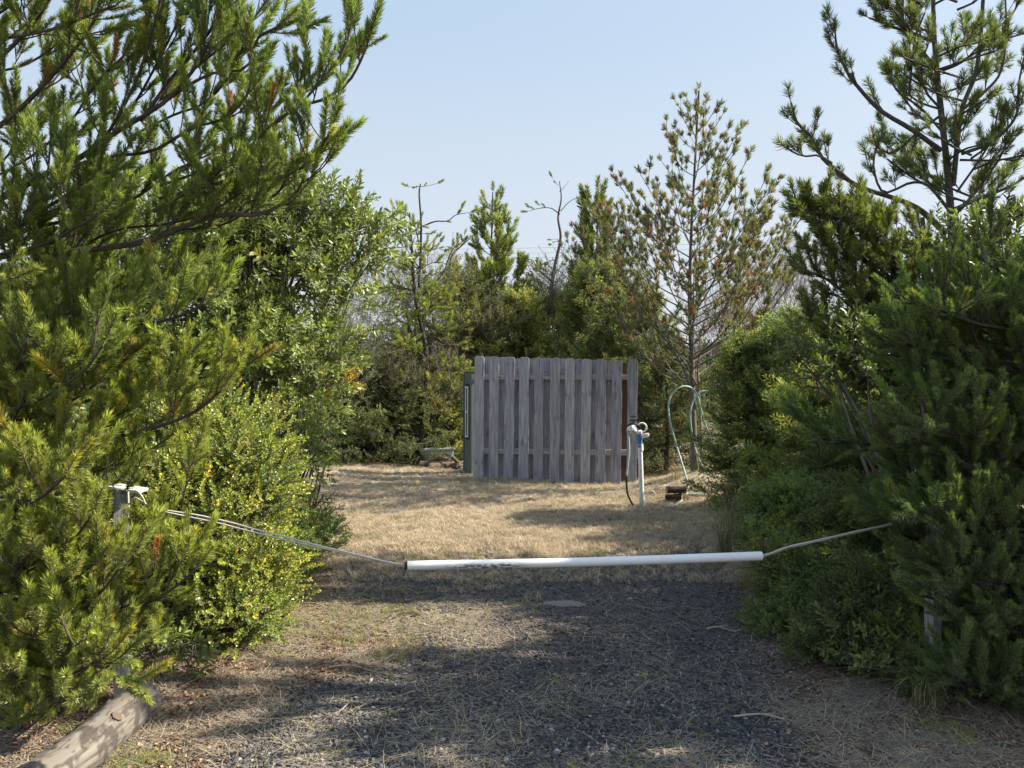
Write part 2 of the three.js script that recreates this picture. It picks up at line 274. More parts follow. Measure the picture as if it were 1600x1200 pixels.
// ---------------------------------------------------------------- plants
// a pine being grown: wood and shoots
class Pine {
  constructor(seed, shoots, o = {}) { this.r = rng(seed); this.big = []; this.wood = new MB(); this.shoots = new Copies(shoots); this.o = { bark: BARK, scale: 1, tone: 1, yellow: 0.04, dead: 0, rust: 2.2, up: 0.55, spacing: 0.11, sec: 0.42, sub: 0.16, bare: 0.25, shootGap: 0.12, sides: 5, ...o }; }
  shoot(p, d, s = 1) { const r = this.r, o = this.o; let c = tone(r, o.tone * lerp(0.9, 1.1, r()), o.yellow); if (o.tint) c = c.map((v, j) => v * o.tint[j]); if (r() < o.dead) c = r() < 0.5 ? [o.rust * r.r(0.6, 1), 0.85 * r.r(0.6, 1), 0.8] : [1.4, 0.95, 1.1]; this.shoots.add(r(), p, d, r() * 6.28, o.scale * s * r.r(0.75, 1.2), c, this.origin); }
  // wood along pts; side branches and shoots grow from it
  limb(pts, r0, r1, level, opt = {}) {
    const r = this.r, o = { ...this.o, ...opt }; let len = 0; for (let k = 1; k < pts.length; k++) len += pts[k].distanceTo(pts[k - 1]);
    const n = Math.max(3, Math.ceil(len / 0.08)), c = pts.length > 2 ? curve(pts, n) : [pts[0], pts[0].clone().lerp(pts[1], 0.5), pts[1]];
    const bc = o.bark.map((v) => v * r.r(0.8, 1.2)), mb = opt.own ? new MB() : this.wood;
    mb.tube(c, (t) => lerp(r0, r1, t), opt.own ? 8 : level > 0 ? o.sides : 3, (t, a) => { const f = 1 + 0.25 * Math.sin(a * 3 + t * 40) * 0.5; return [bc[0] * f, bc[1] * f, bc[2] * f]; }, opt.own ? true : false);
    if (opt.own) this.big.push([opt.own, mb]);
    const at = (t) => { const f = t * (c.length - 1), i = Math.min(c.length - 2, Math.floor(f)); return [c[i].clone().lerp(c[i + 1], f - i), c[i + 1].clone().sub(c[i]).normalize()]; };
    if (level > 0) {
      let s = len * o.bare, k = 0;
      while (s < len * 0.97) {
        const t = s / len, [p, d] = at(t), a = (k++ % 2 ? 1 : -1) * r.r(0.5, 1.0), axis = V(0, 1, 0).addScaledVector(r.dir(), 0.9).normalize();
        const q = d.clone().applyAxisAngle(axis, a).addScaledVector(UP, o.up * r.r(0.3, 1)).normalize();
        const l = (level > 1 ? o.sec : o.sub) * r.r(0.55, 1.15) * lerp(1, 0.5, t);
        const e = p.clone().addScaledVector(q, l).addScaledVector(UP, l * 0.25 * o.up), m = p.clone().lerp(e, 0.5).addScaledVector(UP, -l * 0.07);
        const rr = Math.max(0.0035, lerp(r0, r1, t) * (level > 1 ? 0.42 : 0.45));
        this.limb([p, m, e], rr, 0.003, level - 1);
        s += o.spacing * (level > 1 ? 1.1 : 0.75) * r.r(0.6, 1.4) * (opt.dense ? 1 / opt.dense : 1);
      }
    }
    if (!opt.noShoots) { // shoots along the outer part and a tuft at the tip
      const from = level > 1 ? (o.clothed ?? 0.72) : level > 0 ? 0.45 : 0.2; let s = len * from;
      while (s < len * 0.98) { const [p, d] = at(s / len); if (r() < 0.8) this.shoot(p, d.clone().addScaledVector(r.dir(), 0.55).addScaledVector(UP, 0.3).normalize(), 0.8); s += o.shootGap * r.r(0.6, 1.4); }
      const [p, d] = at(0.999); this.shoot(p, d.clone().addScaledVector(UP, 0.25).normalize(), 1.1); if (r() < 0.6) this.shoot(p, d.clone().addScaledVector(r.dir(), 0.6).normalize(), 0.7);
    }
  }
  trunk(pts, r0, r1, own = 'trunk') { const c = curve(pts, 26), r = this.r, bk = this.o.bark, s = r() * 9, mb = new MB(); mb.tube(c, (t) => lerp(r0, r1, t), 10, (t, a) => { const f = 0.8 + 0.4 * (nz(a * 2, t * 30, s) + 0.5); return bk.map((v) => v * f); }, true, (t, a) => 1 + 0.12 * nz(a * 1.5 + 3, t * 14, s)); this.big.push([own, mb]); return c; }
  finish(name, label, category, base, group) { const o = thing(name, label, category, base, group); for (const [n, mb] of this.big) part(n, mb.geo(base), barkMat, o); if (this.wood.count) part('branches', this.wood.geo(base), barkMat, o, 'stuff'); this.shoots.v.length && this.shoots.build('needles', needleMat, o); return o; }
}
// a whole pine on a straight-ish trunk
function autoPine(seed, shoots, o, base, top, opt) {
  const t = new Pine(seed, shoots, o), r = t.r; t.origin = base; const H = top.y - base.y;
  const mid = base.clone().lerp(top, 0.5).add(V(r.s(0.04) * H, 0, r.s(0.02) * H)), c = t.trunk([base, base.clone().lerp(mid, 0.5), mid, top], opt.r, 0.012);
  for (let k = 0; k < opt.n; k++) {
    const f = lerp(opt.from, 0.97, Math.pow((k + r()) / opt.n, 0.9)), i = f * (c.length - 1), p = c[Math.floor(i)].clone().lerp(c[Math.min(c.length - 1, Math.floor(i) + 1)], i % 1);
    const a = k * 2.4 + r.s(0.6), L = Math.max(0.12, opt.reach(f) * r.r(0.7, 1.12)), up = lerp(opt.upLow, opt.upHigh, f);
    const d = V(Math.cos(a), up, Math.sin(a)).normalize(), e = p.clone().addScaledVector(d, L).add(V(0, L * 0.22, 0)), m = p.clone().addScaledVector(d, L * 0.5).add(V(0, -L * 0.04, 0));
    t.limb([p, m, e], Math.max(0.006, opt.r * 0.36 * (1 - f * 0.7)), 0.004, L > 0.7 ? 2 : L > 0.3 ? 1 : 0, { sec: Math.min(0.5, L * 0.45), bare: opt.bare ?? 0.3 });
  }
  t.shoot(c[c.length - 1], UP, 1.2);
  return t;
}
// leafy shrub made of clumps on the ends of stems; env: [centre, radii, weight]
function shrub(seed, spec) {
  const r = rng(seed), { name, label, category, base, env, clumps, per, size, geos, mat, scale = 1, leaf = 'leaves', stems = 40, stemR = 0.016, yellow = 0.05, tone: tn = 1, up = 0.5, shell = 0.45, flat = 0.7, bark = BARK, group, tips = [0.35, 1], patch } = spec;
  const cp = new Copies(geos), wood = new MB(), total = env.reduce((s, e) => s + (e[2] ?? 1), 0); let stem = 0;
  for (let k = 0; k < clumps; k++) {
    let w = r() * total, e = env[0]; for (const q of env) { w -= q[2] ?? 1; if (w <= 0) { e = q; break; } }
    const d = r.dir(); if (d.y < -0.45) d.y *= -0.6; d.normalize();
    const f = lerp(shell, 1, Math.pow(r(), 0.55)) * (1 + 0.18 * nz(d.x * 2 + seed, d.y * 2, d.z * 2)), c = V(e[0].x + d.x * e[1].x * f, e[0].y + d.y * e[1].y * f, e[0].z + d.z * e[1].z * f);
    const gy = height(c.x, c.z); if (c.y < gy + 0.05) c.y = gy + 0.05 + r() * 0.1;
    let ct = tn * r.r(0.7, 1.25); const yl = r() < yellow ? 0.5 : yellow * 0.4, tint = patch ? patch(r) : null;
    const out = d.clone().multiplyScalar(0.6).addScaledVector(UP, up).normalize(), n = Math.round(per * r.r(0.6, 1.4)), sz = size * r.r(0.7, 1.3);
    for (let i = 0; i < n; i++) {
      const q = r.dir().multiplyScalar(sz * Math.cbrt(r())); q.y *= flat; const p = c.clone().add(q); if (p.y < gy + 0.02) continue;
      const dir = out.clone().multiplyScalar(0.8).addScaledVector(q, 0.9 / sz).addScaledVector(r.dir(), 0.55).normalize();
      const col = tone(r, ct, yl); if (tint) for (let j = 0; j < 3; j++) col[j] *= tint[j];
      cp.add(r(), p, dir, r() * 6.28, scale * r.r(0.7, 1.25), col, base);
    }
    if (stem < stems) { stem++; const b = base.clone().add(V(r.s(0.18), 0, r.s(0.18))).lerp(V(e[0].x, base.y, e[0].z), 0.35), m = b.clone().lerp(c, 0.55).add(V(r.s(0.12), r.r(0, 0.2), r.s(0.12))), rr = stemR * r.r(0.5, 1.2), sc = bark.map((v) => v * r.r(0.7, 1.3)); b.y = height(b.x, b.z) - 0.03; const e2 = c.clone().addScaledVector(out, sz * r.r(0.2, 0.8)); wood.tube(curve([b, m, c, e2], 9), [rr, 0.003], 4, sc, false);
      for (let j = 0; j < 3; j++) { const s = m.clone().lerp(c, r.r(0.2, 1)), q = s.clone().add(r.dir().multiplyScalar(sz * 1.1)); wood.tube([s, s.clone().lerp(q, 0.5).add(r.dir().multiplyScalar(0.02)), q], [rr * 0.45, 0.002], 3, sc, false); } }
  }
  const o = thing(name, label, category, base, group); if (wood.count) part('stems', wood.geo(base), barkMat, o, 'stuff'); cp.build(leaf, mat, o); return o;
}
// a spruce: trunk, whorled limbs and flat sprays
function spruce(seed, spec) {
  const r = rng(seed), { label, base, H, reach, n, geos = spray, scale = 1, gap = 0.13, yellow = 0.05, tone: tn = 1, droop = 0.1, trunkR = 0.05, from = 0.02, name = 'spruce_tree', category = 'spruce', group, lean = [0, 0], bark = BARKD, sideTwigs = 0.3, yellowTop = 0 } = spec;
  const cp = new Copies(geos), wood = new MB(), tr = new MB(), top = base.clone().add(V(lean[0], H, lean[1]));
  tr.tube(curve([base.clone().add(V(0, -0.05, 0)), base.clone().lerp(top, 0.5).add(V(r.s(0.05), 0, r.s(0.05))), top], 12), [trunkR, 0.006], 7, bark, true);
  for (let k = 0; k < n; k++) {
    const f = lerp(from, 0.985, Math.pow((k + r()) / n, 0.85)), p = base.clone().lerp(top, f), a = k * 2.4 + r.s(0.7), L = Math.max(0.1, reach(f, a) * r.r(0.65, 1.15));
    const rise = lerp(-droop, 0.9, f * f), d = V(Math.cos(a), rise, Math.sin(a)).normalize(), e = p.clone().addScaledVector(d, L).add(V(0, L * 0.12, 0)), m = p.clone().addScaledVector(d, L * 0.5).add(V(0, -L * 0.05, 0)), c = curve([p, m, e], Math.max(3, Math.ceil(L / gap)));
    wood.tube(c, [0.004 + L * 0.008, 0.002], 3, bark, false);
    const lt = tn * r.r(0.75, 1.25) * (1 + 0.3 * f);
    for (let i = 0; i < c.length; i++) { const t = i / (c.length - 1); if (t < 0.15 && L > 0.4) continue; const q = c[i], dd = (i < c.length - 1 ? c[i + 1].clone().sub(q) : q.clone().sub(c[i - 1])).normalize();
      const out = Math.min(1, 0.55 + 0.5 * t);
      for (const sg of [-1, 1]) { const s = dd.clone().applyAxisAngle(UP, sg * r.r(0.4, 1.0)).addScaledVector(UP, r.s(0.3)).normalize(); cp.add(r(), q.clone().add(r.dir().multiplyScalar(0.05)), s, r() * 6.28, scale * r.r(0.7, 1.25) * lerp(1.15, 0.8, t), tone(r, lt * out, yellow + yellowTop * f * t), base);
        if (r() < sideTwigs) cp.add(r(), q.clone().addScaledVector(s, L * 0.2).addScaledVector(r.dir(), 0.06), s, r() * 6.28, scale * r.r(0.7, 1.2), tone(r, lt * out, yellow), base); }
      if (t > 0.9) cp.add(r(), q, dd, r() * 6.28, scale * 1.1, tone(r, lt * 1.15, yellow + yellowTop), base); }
  }
  const o = thing(name, label, category, base, group); part('trunk', tr.geo(base), barkMat, o); part('branches', wood.geo(base), barkMat, o, 'stuff'); cp.build('needles', sprayMat, o); return o;
}

// ---------------------------------------------------------------- trees and shrubs
const rad = (px, d) => px / FOC * d;
const E = (px, py, d, rx, ry, rz, w) => [P(px, py, d), V(rad(rx, d), rad(ry, d), rz), w ?? rx * ry / 6000];
const path = (d, ...a) => { const out = []; for (let i = 0; i < a.length; i += 2) { const dd = Array.isArray(d) ? lerp(d[0], d[1], i / Math.max(1, a.length - 2)) : d; out.push(P(a[i], a[i + 1], dd)); } return out; };

// the big pine on the left: its trunk stands outside the picture, its limbs sweep in and up
{
  const t = new Pine(101, shootNear, { scale: 0.95, spacing: 0.165, sec: 0.32, sub: 0.12, shootGap: 0.12, up: 0.6, yellow: 0.06, dead: 0.012, clothed: 0.45, bark: [0.115, 0.10, 0.092] }), base = G(-3.05, -4.1); t.origin = base;
  t.trunk([base, V(-3.1, 1.2, -4.1), V(-3.0, 2.6, -4.15), V(-2.85, 4.2, -4.2), V(-2.75, 5.6, -4.2)], 0.1, 0.02);
  const L = (d, pts, r0, o = {}) => { t.o.tint = pts[pts.length - 1] < 330 ? [0.84, 0.92, 1.1] : pts[pts.length - 1] < 560 ? [0.9, 0.95, 1.0] : [1.12, 1.06, 0.9]; t.limb(path(d, ...pts), r0 * 0.72, 0.005, 2, { own: 'limb', ...o }); };  // backlit upper limbs darker, sunlit lower ones yellower: light put into needle colour
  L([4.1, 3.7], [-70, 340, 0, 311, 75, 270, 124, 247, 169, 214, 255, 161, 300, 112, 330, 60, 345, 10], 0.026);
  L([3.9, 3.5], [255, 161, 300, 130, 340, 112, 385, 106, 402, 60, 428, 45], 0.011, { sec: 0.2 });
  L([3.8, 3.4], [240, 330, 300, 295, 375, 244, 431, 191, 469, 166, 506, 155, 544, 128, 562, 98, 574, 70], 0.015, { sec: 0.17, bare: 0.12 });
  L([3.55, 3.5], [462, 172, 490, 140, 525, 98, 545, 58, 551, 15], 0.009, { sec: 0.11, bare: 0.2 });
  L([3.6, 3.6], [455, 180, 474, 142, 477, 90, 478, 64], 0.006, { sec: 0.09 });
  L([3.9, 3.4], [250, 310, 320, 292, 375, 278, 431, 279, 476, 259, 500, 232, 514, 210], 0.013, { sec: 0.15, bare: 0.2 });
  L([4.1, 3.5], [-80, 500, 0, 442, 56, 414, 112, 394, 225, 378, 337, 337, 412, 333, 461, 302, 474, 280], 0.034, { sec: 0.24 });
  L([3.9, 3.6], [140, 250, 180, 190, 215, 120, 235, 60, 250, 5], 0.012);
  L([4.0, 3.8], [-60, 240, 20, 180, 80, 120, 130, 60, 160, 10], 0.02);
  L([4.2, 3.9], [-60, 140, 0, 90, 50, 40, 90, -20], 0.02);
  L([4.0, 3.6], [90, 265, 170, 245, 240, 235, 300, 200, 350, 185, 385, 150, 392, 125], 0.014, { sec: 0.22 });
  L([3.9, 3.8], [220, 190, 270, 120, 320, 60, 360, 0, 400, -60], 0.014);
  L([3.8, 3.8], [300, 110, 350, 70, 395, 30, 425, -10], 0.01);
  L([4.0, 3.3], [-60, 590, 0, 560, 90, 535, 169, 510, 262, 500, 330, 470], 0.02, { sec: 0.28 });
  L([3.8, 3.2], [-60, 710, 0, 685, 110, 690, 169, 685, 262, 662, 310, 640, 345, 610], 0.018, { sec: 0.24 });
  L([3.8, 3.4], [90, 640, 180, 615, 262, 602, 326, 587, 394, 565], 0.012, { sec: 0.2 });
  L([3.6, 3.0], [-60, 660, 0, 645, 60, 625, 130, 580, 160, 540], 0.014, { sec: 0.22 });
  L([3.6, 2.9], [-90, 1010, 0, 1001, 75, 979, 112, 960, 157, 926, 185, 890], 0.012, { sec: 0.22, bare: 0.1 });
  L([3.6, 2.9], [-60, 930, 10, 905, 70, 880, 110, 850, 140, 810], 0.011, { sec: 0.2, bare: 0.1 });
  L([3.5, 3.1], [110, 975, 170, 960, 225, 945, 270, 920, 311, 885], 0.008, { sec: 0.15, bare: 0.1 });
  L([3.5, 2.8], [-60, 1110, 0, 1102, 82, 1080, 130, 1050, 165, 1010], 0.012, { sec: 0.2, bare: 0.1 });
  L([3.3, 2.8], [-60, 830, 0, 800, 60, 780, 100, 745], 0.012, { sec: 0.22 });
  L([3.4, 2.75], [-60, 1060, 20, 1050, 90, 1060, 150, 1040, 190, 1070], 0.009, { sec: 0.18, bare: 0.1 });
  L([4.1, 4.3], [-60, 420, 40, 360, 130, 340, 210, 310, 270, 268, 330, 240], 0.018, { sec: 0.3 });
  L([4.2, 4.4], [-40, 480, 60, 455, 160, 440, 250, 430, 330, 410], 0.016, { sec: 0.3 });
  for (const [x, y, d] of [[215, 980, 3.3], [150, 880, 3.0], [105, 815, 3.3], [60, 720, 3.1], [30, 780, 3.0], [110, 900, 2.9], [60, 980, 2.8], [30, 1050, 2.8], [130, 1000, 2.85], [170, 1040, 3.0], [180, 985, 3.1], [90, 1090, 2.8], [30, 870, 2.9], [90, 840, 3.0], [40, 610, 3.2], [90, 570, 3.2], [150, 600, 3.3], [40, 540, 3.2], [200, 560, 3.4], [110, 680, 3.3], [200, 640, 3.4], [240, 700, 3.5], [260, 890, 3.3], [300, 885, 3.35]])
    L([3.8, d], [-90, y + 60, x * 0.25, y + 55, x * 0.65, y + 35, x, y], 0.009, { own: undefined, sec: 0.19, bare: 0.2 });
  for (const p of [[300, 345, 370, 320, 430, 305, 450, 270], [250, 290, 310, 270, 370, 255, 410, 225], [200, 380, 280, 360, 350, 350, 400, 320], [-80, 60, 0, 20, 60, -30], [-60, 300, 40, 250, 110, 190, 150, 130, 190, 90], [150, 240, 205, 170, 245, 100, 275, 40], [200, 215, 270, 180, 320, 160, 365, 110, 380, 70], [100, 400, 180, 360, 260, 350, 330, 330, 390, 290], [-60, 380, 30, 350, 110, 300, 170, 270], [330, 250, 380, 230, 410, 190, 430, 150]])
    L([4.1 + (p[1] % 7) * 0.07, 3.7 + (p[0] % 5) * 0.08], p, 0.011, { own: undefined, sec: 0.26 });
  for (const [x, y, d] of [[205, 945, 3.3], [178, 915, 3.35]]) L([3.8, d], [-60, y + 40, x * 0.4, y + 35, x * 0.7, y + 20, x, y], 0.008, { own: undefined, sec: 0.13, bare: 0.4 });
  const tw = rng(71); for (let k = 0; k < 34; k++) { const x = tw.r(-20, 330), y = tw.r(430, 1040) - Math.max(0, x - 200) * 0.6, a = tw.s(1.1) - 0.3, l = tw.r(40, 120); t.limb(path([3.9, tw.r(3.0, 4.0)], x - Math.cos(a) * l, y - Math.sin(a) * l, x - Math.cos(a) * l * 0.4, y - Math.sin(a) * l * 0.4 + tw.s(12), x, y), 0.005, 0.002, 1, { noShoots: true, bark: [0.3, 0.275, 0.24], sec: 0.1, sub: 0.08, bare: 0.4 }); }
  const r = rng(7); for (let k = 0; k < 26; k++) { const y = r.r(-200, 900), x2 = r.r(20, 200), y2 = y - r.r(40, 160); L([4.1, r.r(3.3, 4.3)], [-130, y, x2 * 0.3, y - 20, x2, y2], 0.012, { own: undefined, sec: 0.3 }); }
  t.finish('pine_tree', 'large green pine at the left edge, its long limbs sweeping up over the clearing', 'pine tree', base);
}
// broad-leaved shrubs behind it
shrub(201, { name: 'leafy_shrub', label: 'tall glossy-leaved green shrub behind the big left pine, its top against the sky', category: 'shrub', base: G(-2.9, -7.0), geos: myrtle, mat: glossLeafMat, clumps: 330, per: 12, size: 0.27, scale: 1.08, stems: 90, stemR: 0.024, yellow: 0.06, bark: GREYTWIG, shell: 0.35,
  env: [E(430, 430, 6.8, 120, 130, 0.75), E(270, 420, 6.9, 190, 120, 0.8), E(480, 350, 6.8, 70, 60, 0.45), E(550, 390, 6.9, 52, 62, 0.4), E(330, 590, 6.5, 150, 130, 0.75), E(450, 580, 6.5, 75, 120, 0.5), E(120, 560, 6.6, 190, 170, 0.8, 3), E(520, 480, 6.7, 45, 60, 0.35)] });
shrub(202, { name: 'leafy_shrub', label: 'shorter glossy-leaved shrub with drooping branch ends at the left rim of the lawn', category: 'shrub', base: G(-2.1, -6.6), geos: myrtle, mat: glossLeafMat, clumps: 46, per: 11, size: 0.15, scale: 0.8, stems: 30, stemR: 0.012, bark: GREYTWIG, yellow: 0.1, up: 0.1,
  env: [E(470, 640, 6.3, 55, 60, 0.3), E(440, 700, 6.2, 75, 40, 0.35), E(500, 690, 6.2, 25, 35, 0.2), E(400, 560, 6.2, 60, 90, 0.4)] });
shrub(203, { name: 'huckleberry_bush', label: 'small-leaved yellow-green bush beside the left post, in full sun', category: 'bush', base: G(-1.62, -4.75), geos: huckle, mat: smallLeafMat, clumps: 380, per: 14, size: 0.12, scale: 0.95, stems: 90, stemR: 0.009, yellow: 0.12, bark: GREYTWIG, shell: 0.5,
  patch: (r) => r() < 0.1 ? [1.35, 1.1, 0.6] : r() < 0.3 ? [0.7, 0.85, 0.9] : [1, 1, 1],
  env: [E(330, 830, 4.75, 105, 110, 0.42), E(340, 985, 4.55, 95, 85, 0.36), E(250, 800, 4.7, 100, 90, 0.4), E(240, 960, 4.6, 80, 110, 0.35), E(365, 745, 4.9, 75, 65, 0.35), E(400, 900, 4.7, 40, 90, 0.25), E(330, 690, 5.2, 110, 60, 0.4)] });
shrub(204, { name: 'low_bush', label: 'low dark green bush at the left rim of the lawn beyond the rope', category: 'bush', base: G(-1.75, -6.1), geos: sprayNear, mat: sprayMat, leaf: 'foliage', clumps: 60, per: 14, size: 0.12, scale: 0.9, stems: 26, stemR: 0.008, bark: GREYTWIG, yellow: 0.1, up: 0.3,
  env: [E(450, 830, 5.9, 50, 55, 0.3), E(485, 850, 5.8, 34, 34, 0.2), E(440, 880, 5.6, 45, 50, 0.3)] });
shrub(205, { name: 'leafy_shrub', label: 'dark glossy-leaved shrub low at the left edge below the pine limbs', category: 'shrub', base: G(-2.9, -5.0), geos: myrtle, mat: glossLeafMat, clumps: 120, per: 13, size: 0.2, scale: 0.85, stems: 40, stemR: 0.016, bark: GREYTWIG, tone: 0.85,
  env: [E(90, 800, 5, 130, 130, 0.5), E(60, 960, 4.8, 130, 110, 0.5), E(180, 720, 5.3, 120, 80, 0.4), E(-60, 700, 5.2, 120, 200, 0.5)] });
shrub(206, { name: 'seedling', label: 'small long-leaved seedling between the log and the yellow-green bush', category: 'plant', base: G(-1.5, -3.95), geos: myrtle, mat: glossLeafMat, clumps: 9, per: 5, size: 0.07, scale: 0.75, stems: 9, stemR: 0.004, tone: 0.8,
  env: [E(275, 1035, 3.95, 40, 25, 0.1), E(215, 1040, 3.95, 35, 30, 0.1)] });
shrub(207, { name: 'willow_shrub', label: 'pale olive narrow-leaved shrub between the left shrubs and the dark spruces', category: 'shrub', base: G(-3.0, -13.2), geos: willow, mat: foliage({ transmission: 0.4 }), clumps: 80, per: 16, size: 0.3, scale: 1, stems: 10, stemR: 0.012, bark: BARKD, up: 0.9, tone: 0.75,
  env: [E(535, 580, 12.6, 50, 70, 0.5), E(560, 520, 13.2, 60, 45, 0.5), E(590, 610, 13.5, 60, 50, 0.5), E(500, 540, 12.6, 30, 50, 0.4)] });
shrub(208, { name: 'yellow_spray_bush', label: 'small bush with orange-yellow leaf sprays hanging at the rim of the left shrubs', category: 'bush', base: G(-2.2, -7.6), geos: sprayNear, mat: sprayMat, leaf: 'foliage', clumps: 9, per: 9, size: 0.1, scale: 0.9, stems: 9, stemR: 0.008, up: -0.05, patch: () => [2.8, 1.6, 0.6],
  env: [E(520, 592, 7.1, 34, 18, 0.12), E(505, 560, 7.1, 16, 9, 0.1)] });

// the middle ground behind the lawn
const sp = (seed, px, d, topPy, o) => { const b = G((px - 800) / FOC * d, -d); return spruce(seed, { base: b, H: P(px, topPy, d).y - b.y, ...o }); };
sp(301, 520, 13.7, 560, { name: 'spruce_shrub', category: 'spruce', label: 'low dark spruce thicket left of the thin bare trunks, nearest the leafy shrub', reach: (f) => 1.15 * Math.pow(1 - f, 0.6) + 0.1, n: 84, tone: 0.62, scale: 1.1 });
sp(302, 590, 13.6, 600, { name: 'spruce_shrub', category: 'spruce', label: 'low dark spruce thicket directly left of the thin bare trunks', reach: (f) => 1.1 * Math.pow(1 - f, 0.5) + 0.1, n: 80, tone: 0.62, scale: 1.1 });
sp(303, 690, 14.2, 610, { name: 'spruce_shrub', category: 'spruce', label: 'low spruce with yellowish tips between the bare trunks and the fence', reach: (f) => 0.85 * Math.pow(1 - f, 0.5) + 0.1, n: 46, tone: 1.0, scale: 1.15, yellow: 0.2, yellowTop: 0.3 });
sp(304, 640, 16.5, 545, { label: 'dark spruce filling the gap behind the two thin bare trunks', reach: (f) => 1.3 * Math.pow(1 - f, 0.7) + 0.1, n: 60, tone: 0.7, scale: 1.35 });
sp(305, 725, 15.8, 440, { label: 'yellowish green spruce behind the left half of the fence', reach: (f) => 1.2 * Math.pow(1 - f, 0.75) + 0.08, n: 95, scale: 1.25, tone: 1.15, yellow: 0.35, yellowTop: 0.3 });
sp(306, 810, 15.4, 470, { label: 'bushy olive spruce behind the middle of the fence', reach: (f) => 1.05 * Math.pow(1 - f, 0.6) + 0.08, n: 85, scale: 1.2, tone: 1.2, yellow: 0.5, yellowTop: 0.3 });
sp(307, 868, 17.5, 470, { label: 'darkest green spruce behind the fence, set back between two paler ones', reach: (f) => 1.1 * Math.pow(1 - f, 0.6) + 0.08, n: 70, scale: 1.35, tone: 0.6, yellow: 0 });
sp(308, 930, 15.0, 425, { label: 'broad green spruce behind the right half of the fence', reach: (f) => 1.25 * Math.pow(1 - f, 0.65) + 0.08, n: 110, scale: 1.2, tone: 1.0, yellow: 0.12 });
sp(309, 1010, 14.6, 470, { label: 'green spruce just left of the sparse brown-tinged pine', reach: (f) => 1.0 * Math.pow(1 - f, 0.6) + 0.08, n: 80, scale: 1.15, tone: 0.85, yellow: 0.08 });
sp(310, 1040, 12.6, 560, { name: 'spruce_shrub', category: 'spruce', label: 'dark spruce in shade between the fence and the hose tree', reach: (f) => 0.8 * Math.pow(1 - f, 0.4) + 0.12, n: 56, scale: 1.1, tone: 0.55 });
sp(311, 985, 13.3, 600, { name: 'spruce_shrub', category: 'spruce', label: 'dark low spruce close behind the right end of the fence', reach: (f) => 0.7 * Math.pow(1 - f, 0.4) + 0.12, n: 44, scale: 1.1, tone: 0.6 });
shrub(312, { name: 'willow_shrub', label: 'loose olive shrub rising between the bare trunks and the pointed pine', category: 'shrub', base: G(-1.6, -15.4), geos: willow, mat: foliage({ transmission: 0.4 }), clumps: 110, per: 14, size: 0.34, scale: 1.1, stems: 30, stemR: 0.012, bark: GREYTWIG, up: 0.7, tone: 0.8, yellow: 0.3,
  env: [E(690, 470, 15.4, 60, 60, 0.7), E(640, 500, 15.6, 60, 60, 0.7), E(600, 460, 15.8, 45, 50, 0.6), E(740, 520, 15.2, 60, 40, 0.5)] });
shrub(313, { name: 'willow_shrub', label: 'loose olive shrub around the crooked snag above the fence', category: 'shrub', base: G(0.9, -16.2), geos: willow, mat: foliage({ transmission: 0.4 }), clumps: 100, per: 13, size: 0.34, scale: 1.1, stems: 30, stemR: 0.012, bark: GREYTWIG, up: 0.7, tone: 0.7, yellow: 0.2,
  env: [E(860, 480, 16.2, 60, 45, 0.7), E(900, 450, 16.4, 50, 50, 0.6), E(960, 480, 15.8, 60, 50, 0.6), E(820, 500, 15.9, 50, 40, 0.5)] });
// pines seen against the sky
{ const b = G((772 - 800) / FOC * 16.6, -16.6); autoPine(401, shootFar, { scale: 1.2, sec: 0.36, sub: 0.2, spacing: 0.25, shootGap: 0.15, yellow: 0.12, tone: 0.85, up: 0.6 }, b, P(770, 300, 16.6), { r: 0.07, n: 74, from: 0.25, reach: (f) => 2.1 * Math.pow(1 - f, 0.85) + 0.12, upLow: 0.35, upHigh: 0.9, bare: 0.3 }).finish('pine_tree', 'pointed young pine standing behind the fence, clear against the sky', 'pine tree', b); }
{ const b = G((935 - 800) / FOC * 16, -16); autoPine(402, shootFar, { scale: 1.2, sec: 0.3, sub: 0.18, spacing: 0.2, shootGap: 0.13, tone: 0.6, yellow: 0.02, up: 0.8 }, b, P(934, 300, 16), { r: 0.07, n: 60, from: 0.4, reach: (f) => 1.25 * Math.pow(1 - f, 0.6) + 0.15, upLow: 0.4, upHigh: 1.0, bare: 0.3 }).finish('pine_tree', 'dark bushy pine left of the sparse brown-tinged pine', 'pine tree', b); }
{ const b = G((1085 - 800) / FOC * 10.8, -10.8), t = autoPine(403, tuftsFine, { scale: 1.08, sec: 0.42, sub: 0.2, spacing: 0.22, shootGap: 0.17, tone: 0.9, yellow: 0.06, dead: 0.16, rust: 1.7, up: 0.5, bark: [0.19, 0.165, 0.15] }, b, P(1092, 142, 10.8), { r: 0.052, n: 76, from: 0.26, reach: (f) => (f < 0.5 ? 1.95 : lerp(1.95, 0.1, Math.pow((f - 0.5) / 0.5, 1.0))) * sst(0.1, 0.36, f) + 0.05, upLow: 0.5, upHigh: 0.85, bare: 0.35 });
  t.limb(path(10.7, 1088, 640, 1070, 580, 1040, 530, 1000, 490, 985, 470), 0.024, 0.008, 2, { own: 'limb', bare: 0.5 }); t.limb(path(10.7, 1088, 600, 1060, 555, 1030, 540), 0.014, 0.006, 1, { own: 'limb' });
  t.limb(path([10.8, 10.3], 1086, 560, 1130, 520, 1160, 480, 1185, 440), 0.016, 0.006, 2, { own: 'limb' });
  t.limb(path(10.75, 1093, 755, 1096, 690, 1092, 610, 1092, 560, 1110, 530), 0.022, 0.01, 0, { own: 'stem', noShoots: true, bark: [0.3, 0.25, 0.2] });
  t.finish('pine_tree', 'sparse see-through pine with brown-tinged tufts, right of the fence, a hose hung in it', 'pine tree', b); }
